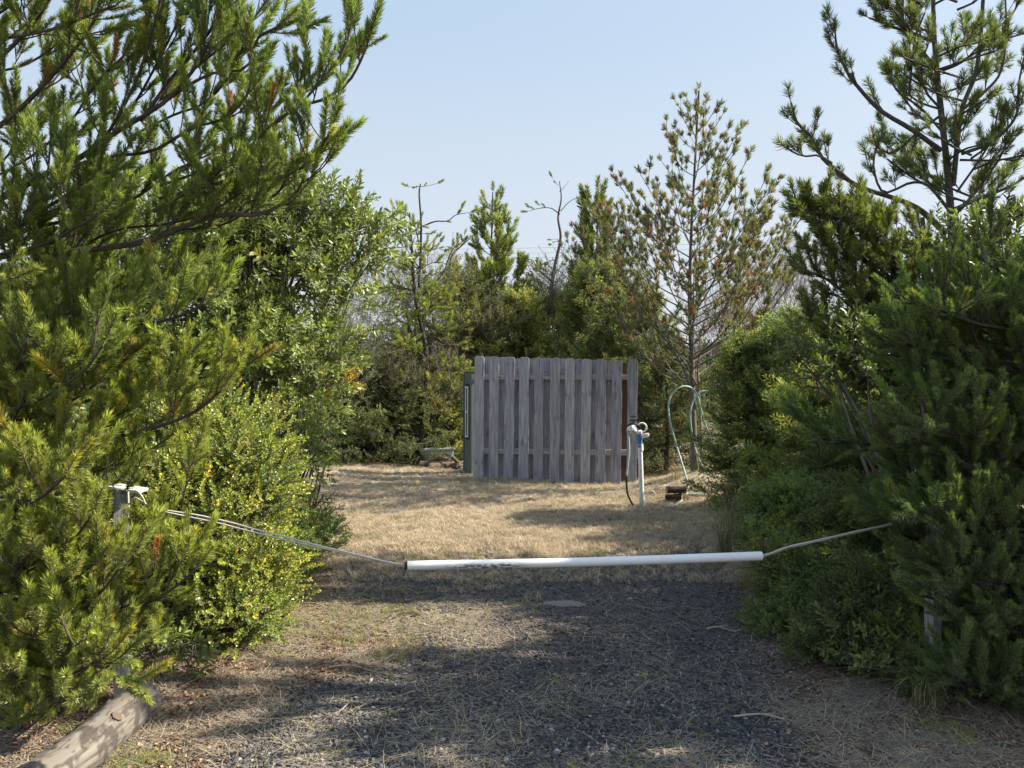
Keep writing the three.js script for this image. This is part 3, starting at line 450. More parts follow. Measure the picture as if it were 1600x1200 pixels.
// thin half-bare trees
function bareTree(seed, label, d, trunkPts, limbs, o = {}) {
  const base = P(trunkPts[0], trunkPts[1], d); base.y = height(base.x, base.z);
  const t = new Pine(seed, o.shoots ?? shootFar, { scale: 0.7, up: 0.25, sec: 0.3, sub: 0.2, spacing: 0.22, shootGap: 0.22, bark: o.bark ?? BARKD, tone: 0.9, yellow: 0.15, sides: 4 }); t.origin = base;
  const pts = path(d, ...trunkPts); pts[0] = base; t.trunk(pts, o.r ?? 0.045, 0.009);
  for (const l of limbs) t.limb(path(d, ...l.p), l.r ?? 0.014, 0.004, l.lv ?? 1, { bare: l.bare ?? 0.6, noShoots: l.noShoots, own: l.own });
  const r = rng(seed + 1); for (const [py0, py1, n, reach, lv, ns] of o.fill ?? []) for (let k = 0; k < n; k++) { const y = lerp(py0, py1, r()), f = t.big[0], c = curve(pts, 30); let p = c.reduce((a, q) => Math.abs(q.y - (EYE - (y - 600) / FOC * d)) < Math.abs(a.y - (EYE - (y - 600) / FOC * d)) ? q : a, c[0]); const dir = V(r.s(1), r.r(-0.1, 0.6), r.s(1)).normalize(); const L = reach * r.r(0.5, 1.2), e = p.clone().addScaledVector(dir, L), m = p.clone().addScaledVector(dir, L * 0.5).add(V(0, 0.05, 0)); t.limb([p, m, e], 0.01, 0.003, lv, { noShoots: ns, bare: 0.3 }); }
  return t.finish('thin_tree', label, 'tree', base);
}
bareTree(411, 'thin tree, bare-tipped with one long side limb, left of the pair left of the fence', 14.0, [632, 730, 637, 640, 645, 560, 655, 440, 658, 350, 655, 300, 657, 287],
  [{ p: [657, 355, 680, 346, 700, 345, 712, 336, 735, 332], r: 0.016, noShoots: false, lv: 1, bare: 0.75 }, { p: [657, 290, 648, 293, 640, 292], r: 0.006, lv: 0 }, { p: [657, 292, 670, 290, 682, 287], r: 0.006, lv: 0 }, { p: [656, 390, 645, 345, 630, 333, 610, 330], r: 0.01, lv: 1, bare: 0.7 }, { p: [656, 400, 635, 385, 612, 370], r: 0.008, lv: 1, noShoots: true }],
  { r: 0.04, fill: [[380, 520, 16, 0.5, 1, true], [420, 600, 26, 0.8, 1, false]] });
bareTree(412, 'thin dark tree with wispy green twigs, right trunk of the pair left of the fence', 13.6, [655, 728, 662, 650, 667, 560, 650, 470, 644, 400, 641, 345, 640, 332], [{ p: [644, 390, 632, 345, 630, 330], r: 0.007, lv: 1, noShoots: true }, { p: [650, 470, 690, 430, 708, 390, 735, 370], r: 0.014, lv: 1, bare: 0.6, noShoots: true }],
  { r: 0.055, fill: [[360, 480, 14, 0.45, 1, true], [440, 690, 34, 0.9, 1, false]] });
bareTree(413, 'crooked bare snag with a few leafy twigs, in the sky gap above the fence', 17.5, [850, 560, 858, 480, 866, 420, 876, 370, 872, 340, 877, 310, 874, 283],
  [{ p: [875, 335, 860, 325, 840, 326, 826, 330], r: 0.014, lv: 1, bare: 0.5 }, { p: [874, 300, 882, 292, 889, 282], r: 0.008, lv: 0, noShoots: true }, { p: [872, 290, 866, 282, 862, 276], r: 0.006, lv: 0 }, { p: [876, 330, 890, 315, 905, 308, 918, 306], r: 0.01, lv: 1, noShoots: true }, { p: [862, 440, 840, 420, 830, 405, 815, 415], r: 0.02, lv: 1, noShoots: true }, { p: [870, 420, 882, 430, 900, 445], r: 0.012, lv: 1 }],
  { r: 0.05, bark: [0.16, 0.13, 0.12], fill: [[330, 420, 6, 0.35, 0, false], [420, 520, 16, 0.7, 1, false]] });
bareTree(414, 'leaning bare stem forking behind the pointed pine', 17.0, [700, 540, 703, 470, 706, 400, 720, 385, 735, 372], [{ p: [705, 405, 707, 380, 708, 362], r: 0.008, lv: 0, noShoots: true }], { r: 0.03, fill: [[400, 470, 10, 0.5, 1, false]] });
// grey leafless brush
function brush(seed, label, base, env, n, scale) { const r = rng(seed), cp = new Copies(twigs), o = thing('brush_thicket', label, 'brush', base); o.userData.kind = 'stuff'; for (let k = 0; k < n; k++) { const e = r.pick(env), q = r.dir(), f = Math.cbrt(r()), p = V(e[0].x + q.x * e[1].x * f, e[0].y + q.y * e[1].y * f, e[0].z + q.z * e[1].z * f), t = r.r(0.6, 1.3); cp.add(r(), p, V(r.s(0.6), 1, r.s(0.6)).normalize(), r() * 6.28, scale * r.r(0.6, 1.2), [t, t * r.r(0.85, 1), t * r.r(0.75, 1)], base); } cp.build('twigs', barkMat, o); }
brush(421, 'grey leafless brush around the two thin trunks left of the fence', G(-2.0, -13.6), [E(610, 590, 13.6, 50, 45, 0.5), E(690, 600, 13.7, 45, 50, 0.5), E(640, 640, 13.8, 60, 40, 0.4)], 150, 0.7);
brush(422, 'grey-brown leafless brush behind the hose tree, under the patch of sky', G(5.4, -16), [E(1180, 500, 15, 90, 55, 0.8), E(1230, 460, 17, 50, 40, 0.8), E(1130, 540, 14, 60, 60, 0.6), E(1240, 560, 14, 70, 70, 0.7)], 330, 1.1);
// the far wood that closes the view
{ const r = rng(77), cp = new Copies(spray), base = V(0, 0, -34), o = thing('far_wood', 'dark far treeline showing through the gaps behind the clearing', 'treeline', base); o.userData.kind = 'stuff'; const wood = new MB();
  for (let k = 0; k < 150; k++) { const a = lerp(-1.15, 1.15, k / 149) + r.s(0.02), d = r.r(26, 40), x = Math.sin(a) * d, z = -Math.cos(a) * d, H = r.r(2.2, 3.9) * (Math.abs(a) < 0.5 ? 0.9 : 1.5), b = V(x, height(x, z), z); wood.tube([b, b.clone().add(V(0, H, 0))], [0.12, 0.02], 5, BARKD, false);
    for (let i = 0; i < 130; i++) { const f = r(), R = (1.5 * Math.pow(1 - f, 0.7) + 0.12), an = r() * 6.28, q = Math.sqrt(r()), t = r.r(0.45, 0.85); cp.add(r(), b.clone().add(V(Math.cos(an) * R * q, H * (0.03 + f * 0.97), Math.sin(an) * R * q)), V(Math.cos(an), 0.5, Math.sin(an)).normalize(), r() * 6.28, r.r(1.8, 3.2), [t, t, t * 1.1], base); } }
  part('trunks', wood.geo(base), barkMat, o, 'stuff'); cp.build('foliage', sprayMat, o); }
// left and right rims of the clearing further back
sp(320, 1245, 8.7, 517, { name: 'spruce_shrub', category: 'spruce', label: 'olive young spruce with bright tips right of the hose tree', reach: (f) => 0.8 * Math.pow(1 - f, 0.5) + 0.1, n: 95, geos: sprayNear, scale: 1.5, tone: 1.0, yellow: 0.05, yellowTop: 0.35, gap: 0.09 });
sp(321, 1168, 8.9, 545, { name: 'spruce_shrub', category: 'spruce', label: 'yellow-tipped young spruce nearest the hose tree at the right rim of the lawn', reach: (f) => 0.5 * Math.pow(1 - f, 0.5) + 0.1, n: 85, geos: sprayNear, scale: 1.4, tone: 0.9, yellow: 0.05, yellowTop: 0.35, gap: 0.09 });
sp(322, 1290, 7.6, 620, { name: 'spruce_shrub', category: 'spruce', label: 'sunlit yellow-topped spruce bush in the middle of the right thicket', reach: (f) => 0.75 * Math.pow(1 - f, 0.45) + 0.1, n: 80, geos: sprayNear, scale: 1.4, tone: 1.05, yellow: 0.1, yellowTop: 0.4, gap: 0.09 });

// the right side: tall forked pine, dense pine below it, shrubs and low spruces, the nearest pine in shade
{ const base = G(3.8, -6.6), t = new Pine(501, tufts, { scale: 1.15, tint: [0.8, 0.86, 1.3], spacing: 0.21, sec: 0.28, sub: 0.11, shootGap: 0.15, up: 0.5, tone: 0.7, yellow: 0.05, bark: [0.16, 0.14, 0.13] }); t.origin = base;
  const ta = path(6.6, 1493, 620, 1490, 500, 1487, 364, 1480, 262, 1469, 161, 1461, 75, 1458, 0, 1457, -90); ta.unshift(base); t.trunk(ta, 0.042, 0.014);
  t.trunk(path(6.6, 1489, 290, 1504, 169, 1525, 112, 1536, 0, 1541, -90), 0.022, 0.012, 'stem');
  const L = (d, pts, r0, o = {}) => t.limb(path(d, ...pts), r0, 0.007, 2, { own: 'limb', ...o });
  L([6.6, 6.1], [1478, 365, 1440, 330, 1412, 315, 1337, 289, 1310, 268, 1285, 247, 1268, 215, 1245, 190, 1236, 160], 0.026, { bare: 0.4, sec: 0.24 });
  L([6.2, 6.1], [1300, 255, 1280, 243, 1255, 244, 1236, 236], 0.009, { sec: 0.14 });
  L([6.6, 6.2], [1470, 235, 1424, 202, 1375, 172, 1340, 135, 1325, 115, 1308, 75, 1305, 52], 0.022, { bare: 0.3, sec: 0.24 });
  L([6.6, 6.3], [1461, 105, 1440, 80, 1416, 49, 1395, 15, 1382, -20], 0.018, { sec: 0.25 });
  L([6.4, 6.3], [1425, 60, 1405, 45, 1380, 36, 1358, 28], 0.008, { sec: 0.12 });
  L([6.5, 6.3], [1420, 150, 1424, 110, 1430, 60, 1445, 20], 0.01, { sec: 0.18 });
  L([6.6, 6.5], [1503, 240, 1544, 225, 1570, 205, 1588, 180, 1592, 130, 1600, 90], 0.016, { sec: 0.22 });
  L([6.6, 6.6], [1505, 170, 1540, 142, 1562, 116, 1572, 60, 1570, -20], 0.015, { sec: 0.2 });
  L([6.6, 6.9], [1470, 180, 1430, 210, 1395, 240, 1370, 230], 0.012, { sec: 0.3 });
  L([6.6, 6.2], [1484, 330, 1450, 290, 1425, 285, 1380, 300, 1365, 260, 1370, 225], 0.014, { sec: 0.26 });
  L([6.6, 6.8], [1485, 330, 1530, 310, 1580, 290, 1640, 250], 0.02, { sec: 0.35 });
  L([6.6, 6.2], [1490, 400, 1550, 370, 1600, 330, 1650, 300], 0.02, { sec: 0.35 });
  for (const p of [[1500, 330, 1540, 280, 1570, 230, 1575, 190], [1495, 300, 1530, 250, 1550, 215, 1560, 170], [1490, 380, 1540, 345, 1590, 335], [1525, 115, 1560, 70, 1600, 50], [1530, 60, 1575, 30, 1600, -10], [1500, 250, 1560, 250, 1610, 240], [1480, 300, 1440, 265, 1410, 255, 1395, 235], [1470, 170, 1445, 140, 1440, 100, 1450, 70], [1475, 210, 1440, 170, 1400, 140, 1390, 110], [1480, 420, 1430, 390, 1380, 370, 1350, 345], [1490, 340, 1520, 300, 1530, 260], [1485, 420, 1540, 400, 1610, 390]]) L([6.6, 6.3 + (p[0] % 7) * 0.12], p, 0.011, { own: undefined, sec: 0.22 });
  const r = rng(55); for (let k = 0; k < 34; k++) { const y = r.r(-70, 330), s = r() < 0.45 ? -1 : 1, x = lerp(1487, 1460, sst(330, 0, y)) + (r() < 0.4 ? 35 : 0), l = r.r(40, 105); L([6.6, 6.6 + r.s(0.7)], [x, y, x + s * l * 0.5, y - 15, x + s * l, y - r.r(20, 60)], 0.011, { own: undefined, sec: 0.24 }); }
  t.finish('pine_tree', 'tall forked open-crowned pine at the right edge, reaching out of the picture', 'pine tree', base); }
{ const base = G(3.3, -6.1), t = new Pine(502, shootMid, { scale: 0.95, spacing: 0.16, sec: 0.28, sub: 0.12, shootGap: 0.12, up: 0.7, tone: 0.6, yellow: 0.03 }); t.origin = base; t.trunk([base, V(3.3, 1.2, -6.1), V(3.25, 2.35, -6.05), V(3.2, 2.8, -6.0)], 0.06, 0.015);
  const L = (d, pts, r0, o = {}) => t.limb(path(d, ...pts), r0, 0.006, 2, o);
  for (const [x, y] of [[1242, 308], [1262, 305], [1300, 300], [1278, 330], [1325, 318], [1345, 335], [1262, 400], [1290, 430], [1250, 470], [1300, 380], [1360, 370], [1385, 395], [1340, 440], [1400, 450], [1290, 500], [1265, 365], [1330, 400], [1380, 345], [1420, 400], [1440, 350], [1480, 420], [1350, 500], [1310, 550]]) L([6.1, 5.7], [1445, Math.min(600, y + 190), lerp(1445, x, 0.5), y + 90, lerp(1445, x, 0.85), y + 35, x, y + 26], 0.016, { sec: 0.2, bare: 0.35 });
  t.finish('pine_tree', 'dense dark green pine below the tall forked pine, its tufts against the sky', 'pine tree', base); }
shrub(503, { name: 'leafy_shrub', label: 'glossy-leaved shrub in the upper right, in front of the forked pine', category: 'shrub', base: G(3.1, -5.2), geos: myrtle, mat: glossLeafMat, clumps: 190, per: 11, size: 0.23, scale: 0.95, stems: 60, stemR: 0.02, bark: GREYTWIG, tone: 0.85, yellow: 0.04, shell: 0.3,
  env: [E(1500, 470, 6.1, 130, 105, 0.6), E(1560, 390, 6.1, 80, 55, 0.5), E(1430, 560, 5.9, 110, 120, 0.6), E(1330, 600, 5.6, 70, 90, 0.5), E(1600, 620, 4.9, 120, 180, 0.6)] });
{ const r = rng(81); const mk = (seed, px, py, d, rx, ry, n, label, tn = 0.85) => shrub(seed, { name: 'spruce_bush', label, category: 'spruce bush', base: G((px - 800) / FOC * d, -d), geos: sprayNear, mat: sprayMat, leaf: 'needles', clumps: Math.round(n * 1.3), per: 15, size: 0.12, scale: 0.9, stems: 30, stemR: 0.01, bark: BARKD, tone: tn, yellow: 0.08, up: 0.25, flat: 0.4, shell: 0.4, env: [E(px, py, d, rx, ry, rx / FOC * d * 0.9), E(px + rx * 0.6, py + ry * 0.2, d, rx * 0.8, ry * 0.9, rx / FOC * d * 0.8), E(px - rx * 0.2, py + ry * 0.5, d - 0.15, rx * 0.8, ry * 0.5, rx / FOC * d * 0.7)] });
  mk(511, 1270, 930, 4.8, 85, 85, 90, 'low bright-tipped spruce bush under the right rope', 1.0);
  mk(512, 1245, 815, 5.6, 65, 60, 60, 'light green spruce bush just above the right end of the pipe', 1.1);
  mk(513, 1370, 850, 5.0, 90, 110, 110, 'dark spruce bush between the right rope and the right post', 0.8);
  mk(514, 1370, 1000, 4.3, 110, 90, 100, 'dark low spruce bush at the right kerb of the drive below the rope', 0.75);
  mk(515, 1520, 1060, 3.9, 120, 110, 120, 'shaded spruce bush filling the lower right corner', 0.7);
  mk(516, 1330, 730, 6.6, 100, 90, 100, 'shaded spruce bush above the right rope', 0.75); }
shrub(517, { name: 'leafy_shrub', label: 'low broad-leaved plants with a few large leaves at the foot of the right spruces', category: 'plant', base: G(1.95, -4.5), geos: myrtle, mat: glossLeafMat, clumps: 34, per: 7, size: 0.09, scale: 0.72, stems: 24, stemR: 0.006, tone: 1.0, yellow: 0.05,
  env: [E(1340, 1000, 4.1, 60, 25, 0.15), E(1320, 880, 4.4, 22, 24, 0.1), E(1400, 1040, 3.95, 60, 30, 0.12), E(1440, 900, 4.2, 60, 30, 0.15)] });
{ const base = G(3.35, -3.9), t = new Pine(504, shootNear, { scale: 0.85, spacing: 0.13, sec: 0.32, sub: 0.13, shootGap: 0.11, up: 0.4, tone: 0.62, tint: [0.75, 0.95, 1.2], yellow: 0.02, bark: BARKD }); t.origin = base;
  t.trunk([base, V(3.4, 1.0, -3.9), V(3.35, 2.0, -3.9), V(3.3, 2.9, -3.95)], 0.07, 0.015);
  const L = (d, pts, r0, o = {}) => t.limb(path(d, ...pts), r0, 0.006, 2, { own: 'limb', ...o });
  L([3.9, 3.9], [1830, 760, 1660, 740, 1500, 712, 1400, 700, 1330, 690, 1282, 686], 0.02); L([3.9, 3.6], [1830, 660, 1680, 610, 1580, 570, 1500, 545], 0.02); L([3.9, 3.5], [1830, 900, 1680, 880, 1560, 845, 1470, 812], 0.02);
  L([3.9, 3.4], [1830, 1010, 1680, 1000, 1560, 965, 1440, 930], 0.018); L([3.9, 3.3], [1830, 1130, 1680, 1110, 1560, 1080, 1470, 1050], 0.016); L([3.9, 3.6], [1830, 560, 1700, 500, 1620, 450, 1570, 410], 0.02);
  const r = rng(66); for (const [x, y] of [[1490, 840], [1500, 880], [1478, 905], [1462, 895], [1480, 930], [1450, 920], [1500, 960], [1440, 800], [1475, 810]]) L([3.8, 3.35], [1860, y + 50, 1700, y + 40, 1580, y + 25, x, y], 0.01, { own: undefined, sec: 0.22 });
  for (let k = 0; k < 36; k++) { const x = r.r(1380, 1640), y = r.r(500, 1150) + (x < 1450 ? 60 : 0), d = r.r(3.3, 4.2); L([3.9, d], [1860, y + 40, lerp(1860, x, 0.5), y + 20, lerp(1860, x, 0.8), y + 5, x, y - 25], 0.012, { own: undefined, sec: 0.3 }); }
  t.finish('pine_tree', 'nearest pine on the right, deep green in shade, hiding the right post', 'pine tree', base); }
// grey-green bare pole of a young tree in the right thicket
{ const b = G(2.9, -4.6), t = new Pine(505, shootMid, { bark: [0.2, 0.21, 0.17] }); t.origin = b; t.trunk([b, P(1590, 700, 4.6), P(1572, 600, 4.6), P(1560, 520, 4.6), P(1545, 430, 4.6), P(1535, 380, 4.6)], 0.02, 0.008); t.finish('sapling', 'slender grey-green bare stem rising through the upper right shrub', 'sapling', b); }
{ const b = G(2.4, -4.9), t = new Pine(506, shootMid, { bark: [0.2, 0.17, 0.14] }); t.origin = b; t.trunk([b, P(1470, 800, 4.8), P(1450, 690, 4.75), P(1440, 630, 4.75), P(1432, 610, 4.75)], 0.016, 0.006); t.finish('sapling', 'dead brown leaning stem in the shaded right thicket', 'sapling', b); }
// more of the same wood to the right, outside the picture: it keeps the drive in shade
for (const [k, x, z, h] of [[0, 5.6, -6.4, 5.6], [1, 4.6, -4.2, 5.5], [2, 5.4, -3.2, 5.0]]) { const b = G(x, z); autoPine(520 + k, shootFar, { scale: 1.0, sec: 0.4, sub: 0.2, spacing: 0.2, tone: 0.8 }, b, V(x + 0.1, h, z), { r: 0.09, n: 70, from: 0.08, reach: (f) => 1.5 * Math.pow(1 - f, 0.7) + 0.1, upLow: 0.2, upHigh: 1.2 }).finish('pine_tree', ['pine beyond the right edge, behind the forked pine', 'pine beyond the right edge, beside the nearest shaded pine', 'pine beyond the right edge, level with the camera'][k], 'pine tree', b); }

// ---------------------------------------------------------------- the fence panel
const woodTex = (seed, lo, hi) => dataTex(256, 512, (i, j) => { const s = nz(i * 0.16 + seed, j * 0.006, seed), s2 = nz(i * 0.55, j * 0.014, seed + 3), s3 = nz(i * 0.03, j * 0.012, seed + 9), kn = nz(i * 0.02 + 40, j * 0.02, seed * 3); const v = Math.max(0, Math.min(1, 0.5 + 0.55 * s + 0.4 * s2 + 0.5 * s3 - (kn > 0.45 ? 0.4 : 0))); return mix3(lo, hi, v); }, true);
const greyWood = [woodTex(2, [0.185, 0.182, 0.2], [0.45, 0.445, 0.48]), woodTex(5, [0.165, 0.162, 0.178], [0.41, 0.405, 0.44]), woodTex(8, [0.2, 0.198, 0.214], [0.49, 0.485, 0.52])];
const greyWoodMat = greyWood.map((t) => { t.repeat.set(4, 0.55); return std({ map: t, bumpMap: t, bumpScale: 0.003, roughness: 0.9 }); });
for (const [k, c] of [[0, [0.86, 0.87, 0.92]], [1, [1.04, 1.05, 1.08]], [2, [0.93, 0.95, 0.99]], [2, [0.8, 0.8, 0.84]]]) { const m = greyWoodMat[k].clone(); m.color.setRGB(...c); greyWoodMat.push(m); }
const brownWoodMat = (() => { const t = woodTex(12, [0.06, 0.036, 0.026], [0.13, 0.08, 0.055]); t.repeat.set(4, 0.6); return std({ map: t, bumpMap: t, bumpScale: 0.003, roughness: 0.9 }); })();
function board(w, h, th, ear, uo) {
  const s = new THREE.Shape(); s.moveTo(-w / 2, 0); s.lineTo(w / 2, 0); s.lineTo(w / 2, h - ear * 1.2); s.lineTo(w / 2 - ear * 0.35, h - ear * 0.4); s.lineTo(w / 2 - ear, h); s.lineTo(-w / 2 + ear, h); s.lineTo(-w / 2 + ear * 0.35, h - ear * 0.4); s.lineTo(-w / 2, h - ear * 1.2); s.closePath();
  const g = new THREE.ExtrudeGeometry(s, { depth: th - 0.004, bevelEnabled: true, bevelThickness: 0.002, bevelSize: 0.002, bevelSegments: 1, curveSegments: 1 }); g.translate(0, 0, 0.002); const u = g.attributes.uv; for (let i = 0; i < u.count; i++) u.setXY(i, u.getX(i) + uo, u.getY(i) + uo * 3.7); return g;
}
{
  const A = P(740, 745, 11.75), B = P(995, 757, 11.38); A.y = B.y = 0; const along = B.clone().sub(A), W = along.length(), turn = -Math.atan2(along.z, along.x);
  const base = A.clone(); const f = thing('fence_panel', 'weathered grey board-on-board wooden fence panel at the end of the lawn', 'fence', base); f.rotation.y = turn;
  const r = rng(31), yAt = (s) => { const p = A.clone().lerp(B, s / W); return p.y + height(p.x, p.z); };
  const topAt = (s) => lerp(P(740, 557, 11.75).y, P(995, 563, 11.38).y, s / W), geos = [];
  const pitch = (W - 0.148) / 10;
  for (let k = 0; k < 11; k++) {
    const s = 0.074 + k * pitch + r.s(0.006), y0 = yAt(s) - 0.01, h = topAt(s) - y0 + r.s(0.008), b = part('board', board(0.142 + r.s(0.004), h, 0.018, 0.03, r() * 5), greyWoodMat[Math.floor(r() * 7)], f); b.position.set(s, y0, 0.022); b.rotation.z = -0.012 + r.s(0.004); b.rotation.y = r.s(0.02);
    if (k < 9) { const q = s + pitch / 2, g0 = yAt(q) - 0.01, b2 = part('board', board(0.14, topAt(q) - g0 - 0.01 + r.s(0.01), 0.018, 0.03, r() * 5), greyWoodMat[[1, 3, 6, 5][Math.floor(r() * 4)]], f); b2.position.set(q, g0, -0.064); b2.rotation.z = -0.012 + r.s(0.004); }
  }
  for (const [py, th] of [[587, 0.085], [704, 0.085]]) { const g = new THREE.BoxGeometry(W - 0.02, th, 0.06); const u = g.attributes.uv; for (let i = 0; i < u.count; i++) u.setXY(i, u.getY(i) * 0.1, u.getX(i) * 2.4); const m = part('rail', g, greyWoodMat[1], f), y = lerp(P(740, py, 11.75).y, P(995, py + 3, 11.38).y, 0.5); m.position.set(W / 2, y - 0.004, -0.012); }
  for (const [s, mt] of [[W - 0.19, brownWoodMat], [0.06, greyWoodMat[1]]]) { const h = topAt(s) - yAt(s) - 0.04, g = new THREE.BoxGeometry(0.09, h + 0.3, 0.09), m = part('post', g, mt, f); m.position.set(s, yAt(s) + h / 2 - 0.15, -0.135); }
}
// green-grey sheet metal cabinet at the left end, set back behind the fence
{
  const metal = std({ color: new THREE.Color().setRGB(0.10, 0.122, 0.122), roughness: 0.55, metalness: 0.1 }), black = std({ color: new THREE.Color().setRGB(0.012, 0.013, 0.015), roughness: 0.6 }), white = std({ color: new THREE.Color().setRGB(0.72, 0.74, 0.74), roughness: 0.5 });
  const base = G((741 - 800) / FOC * 12.05, -12.05), f = thing('metal_cabinet', 'green-grey sheet metal cabinet with a white-framed slot, standing at the left end of the fence', 'cabinet', base); f.rotation.y = -1.16;
  const H = P(730, 582, 12.1).y - base.y; const bx = (n, w, h, d, x, y, z, m) => { const p = part(n, new THREE.BoxGeometry(w, h, d), m, f); p.position.set(x, y, z); return p; };
  bx('body', 0.34, H, 0.1, -0.16, H / 2, 0, metal); bx('lid', 0.36, 0.02, 0.12, -0.16, H + 0.0115, 0.0, metal); bx('trim', 0.03, H - 0.05, 0.012, -0.345 + 0.02, H / 2, 0.0575, metal);
  bx('slot', 0.13, 0.88, 0.012, -0.15, H - 0.62, 0.057, black);
  for (const s of [-1, 1]) bx('slot_frame', 0.016, 0.8, 0.014, -0.15 + s * 0.05, H - 0.62, 0.07, white); for (const s of [-1, 0, 1]) bx('slot_frame', 0.084, 0.02, 0.014, -0.15, H - 0.62 + s * 0.389, 0.07, white);
}
// ---------------------------------------------------------------- barrier: two posts, a rope, a pipe
const whiteRope = std({ color: new THREE.Color().setRGB(0.5, 0.49, 0.46), roughness: 0.8, vertexColors: false });
function post(name, label, x, z, top, w) { const b = G(x, z); b.y -= 0.05; const o = thing(name, label, 'post', b), g = new THREE.BoxGeometry(w, top - b.y, w, 1, 6, 1); const u = g.attributes.uv; for (let i = 0; i < u.count; i++) u.setXY(i, u.getX(i) * 0.1, u.getY(i)); const m = part('shaft', g, greyWoodMat[1], o); m.position.y = (top - b.y) / 2; m.rotation.y = 0.35; return o; }
const postL = P(190, 766, 3.62), postR = P(1458, 822, 3.75);
{ const o = post('gate_post', 'weathered wooden post half hidden in the left bushes, a pale cap on top', postL.x, postL.z, postL.y, 0.058);
  const cap = part('cap', (() => { const s = new THREE.Shape(); s.moveTo(-0.07, -0.05); s.lineTo(0.075, -0.045); s.lineTo(0.07, 0.05); s.lineTo(-0.065, 0.048); s.closePath(); const g = new THREE.ExtrudeGeometry(s, { depth: 0.01, bevelEnabled: true, bevelThickness: 0.002, bevelSize: 0.002, bevelSegments: 1 }); g.rotateX(-Math.PI / 2); return g; })(), std({ color: new THREE.Color().setRGB(0.5, 0.49, 0.47), roughness: 0.75 }), o); cap.position.set(0.03, postL.y - o.position.y + 0.004, 0.0); cap.rotation.z = -0.16; }
post('gate_post', 'bare wooden post in the right thicket that holds the other rope end', postR.x, postR.z, postR.y, 0.055);
const pipeA = P(637, 883.5, 3.6), pipeB = P(1190, 868.5, 3.72);
{
  const o = thing('pipe_barrier', 'long white plastic pipe hung on a rope across the drive, dirt along its underside', 'pipe', pipeA.clone().lerp(pipeB, 0.5)), c = [], n = 160;
  for (let k = 0; k <= n; k++) { const p = pipeA.clone().lerp(pipeB, k / n); p.y -= 0.006 * Math.sin(k / n * Math.PI); c.push(p); }
  const mb = new MB(); mb.tube(c, [0.0213, 0.0213], 28, (t, a) => { const g = 0.5 + 0.5 * fbm(t * 60, a * 2.2, 4); const und = sst(0.25, 0.85, Math.cos(a - 2.25)); const patch = und * sst(0.05, 0.18, t) * (1 - sst(0.27, 0.36, t)); const d = Math.max(patch * sst(0.42, 0.55, g), 0.10 * sst(0.5, 0.8, g)); return mix3([0.76, 0.78, 0.80], [0.13, 0.10, 0.07], d); }, false);
  const inn = new MB(), in2 = new MB(); inn.tube([c[0].clone(), c[0].clone().lerp(c[n], 0.05)], [0.0185, 0.0185], 20, [0.05, 0.05, 0.05], false); in2.tube([c[n].clone(), c[n].clone().lerp(c[0], 0.05)], [0.0185, 0.0185], 20, [0.05, 0.05, 0.05], false);
  const rims = [new MB(), new MB()], dir = c[n].clone().sub(c[0]).normalize(); for (const [p, s, rim] of [[c[0], -1, rims[0]], [c[n], 1, rims[1]]]) { const q = new THREE.Quaternion().setFromUnitVectors(V(0, 0, 1), dir.clone().multiplyScalar(s)); for (let k = 0; k < 20; k++) { const P2 = (a, rr) => V(Math.cos(a) * rr, Math.sin(a) * rr, 0).applyQuaternion(q).add(p); const a0 = k / 20 * 6.2832, a1 = (k + 1) / 20 * 6.2832; rim.tri(P2(a0, 0.0213), P2(a1, 0.0213), P2(a1, 0.0185), [0.5, 0.5, 0.5]); rim.tri(P2(a0, 0.0213), P2(a1, 0.0185), P2(a0, 0.0185), [0.5, 0.5, 0.5]); } }
  part('tube', mb.geo(o.position), std({ vertexColors: true, roughness: 0.38, side: THREE.DoubleSide }), o); part('bore', inn.geo(o.position), plainMat, o); part('bore', in2.geo(o.position), plainMat, o); for (const rm of rims) part('rim', rm.geo(o.position), plainMat, o);
  const capm = new MB(); capm.tube([c[0].clone().addScaledVector(dir, -0.014), c[0].clone().addScaledVector(dir, 0.01)], [0.017, 0.0178], 14, [0.025, 0.022, 0.02], true); part('plug', capm.geo(o.position), std({ vertexColors: true, roughness: 0.7 }), o);
}
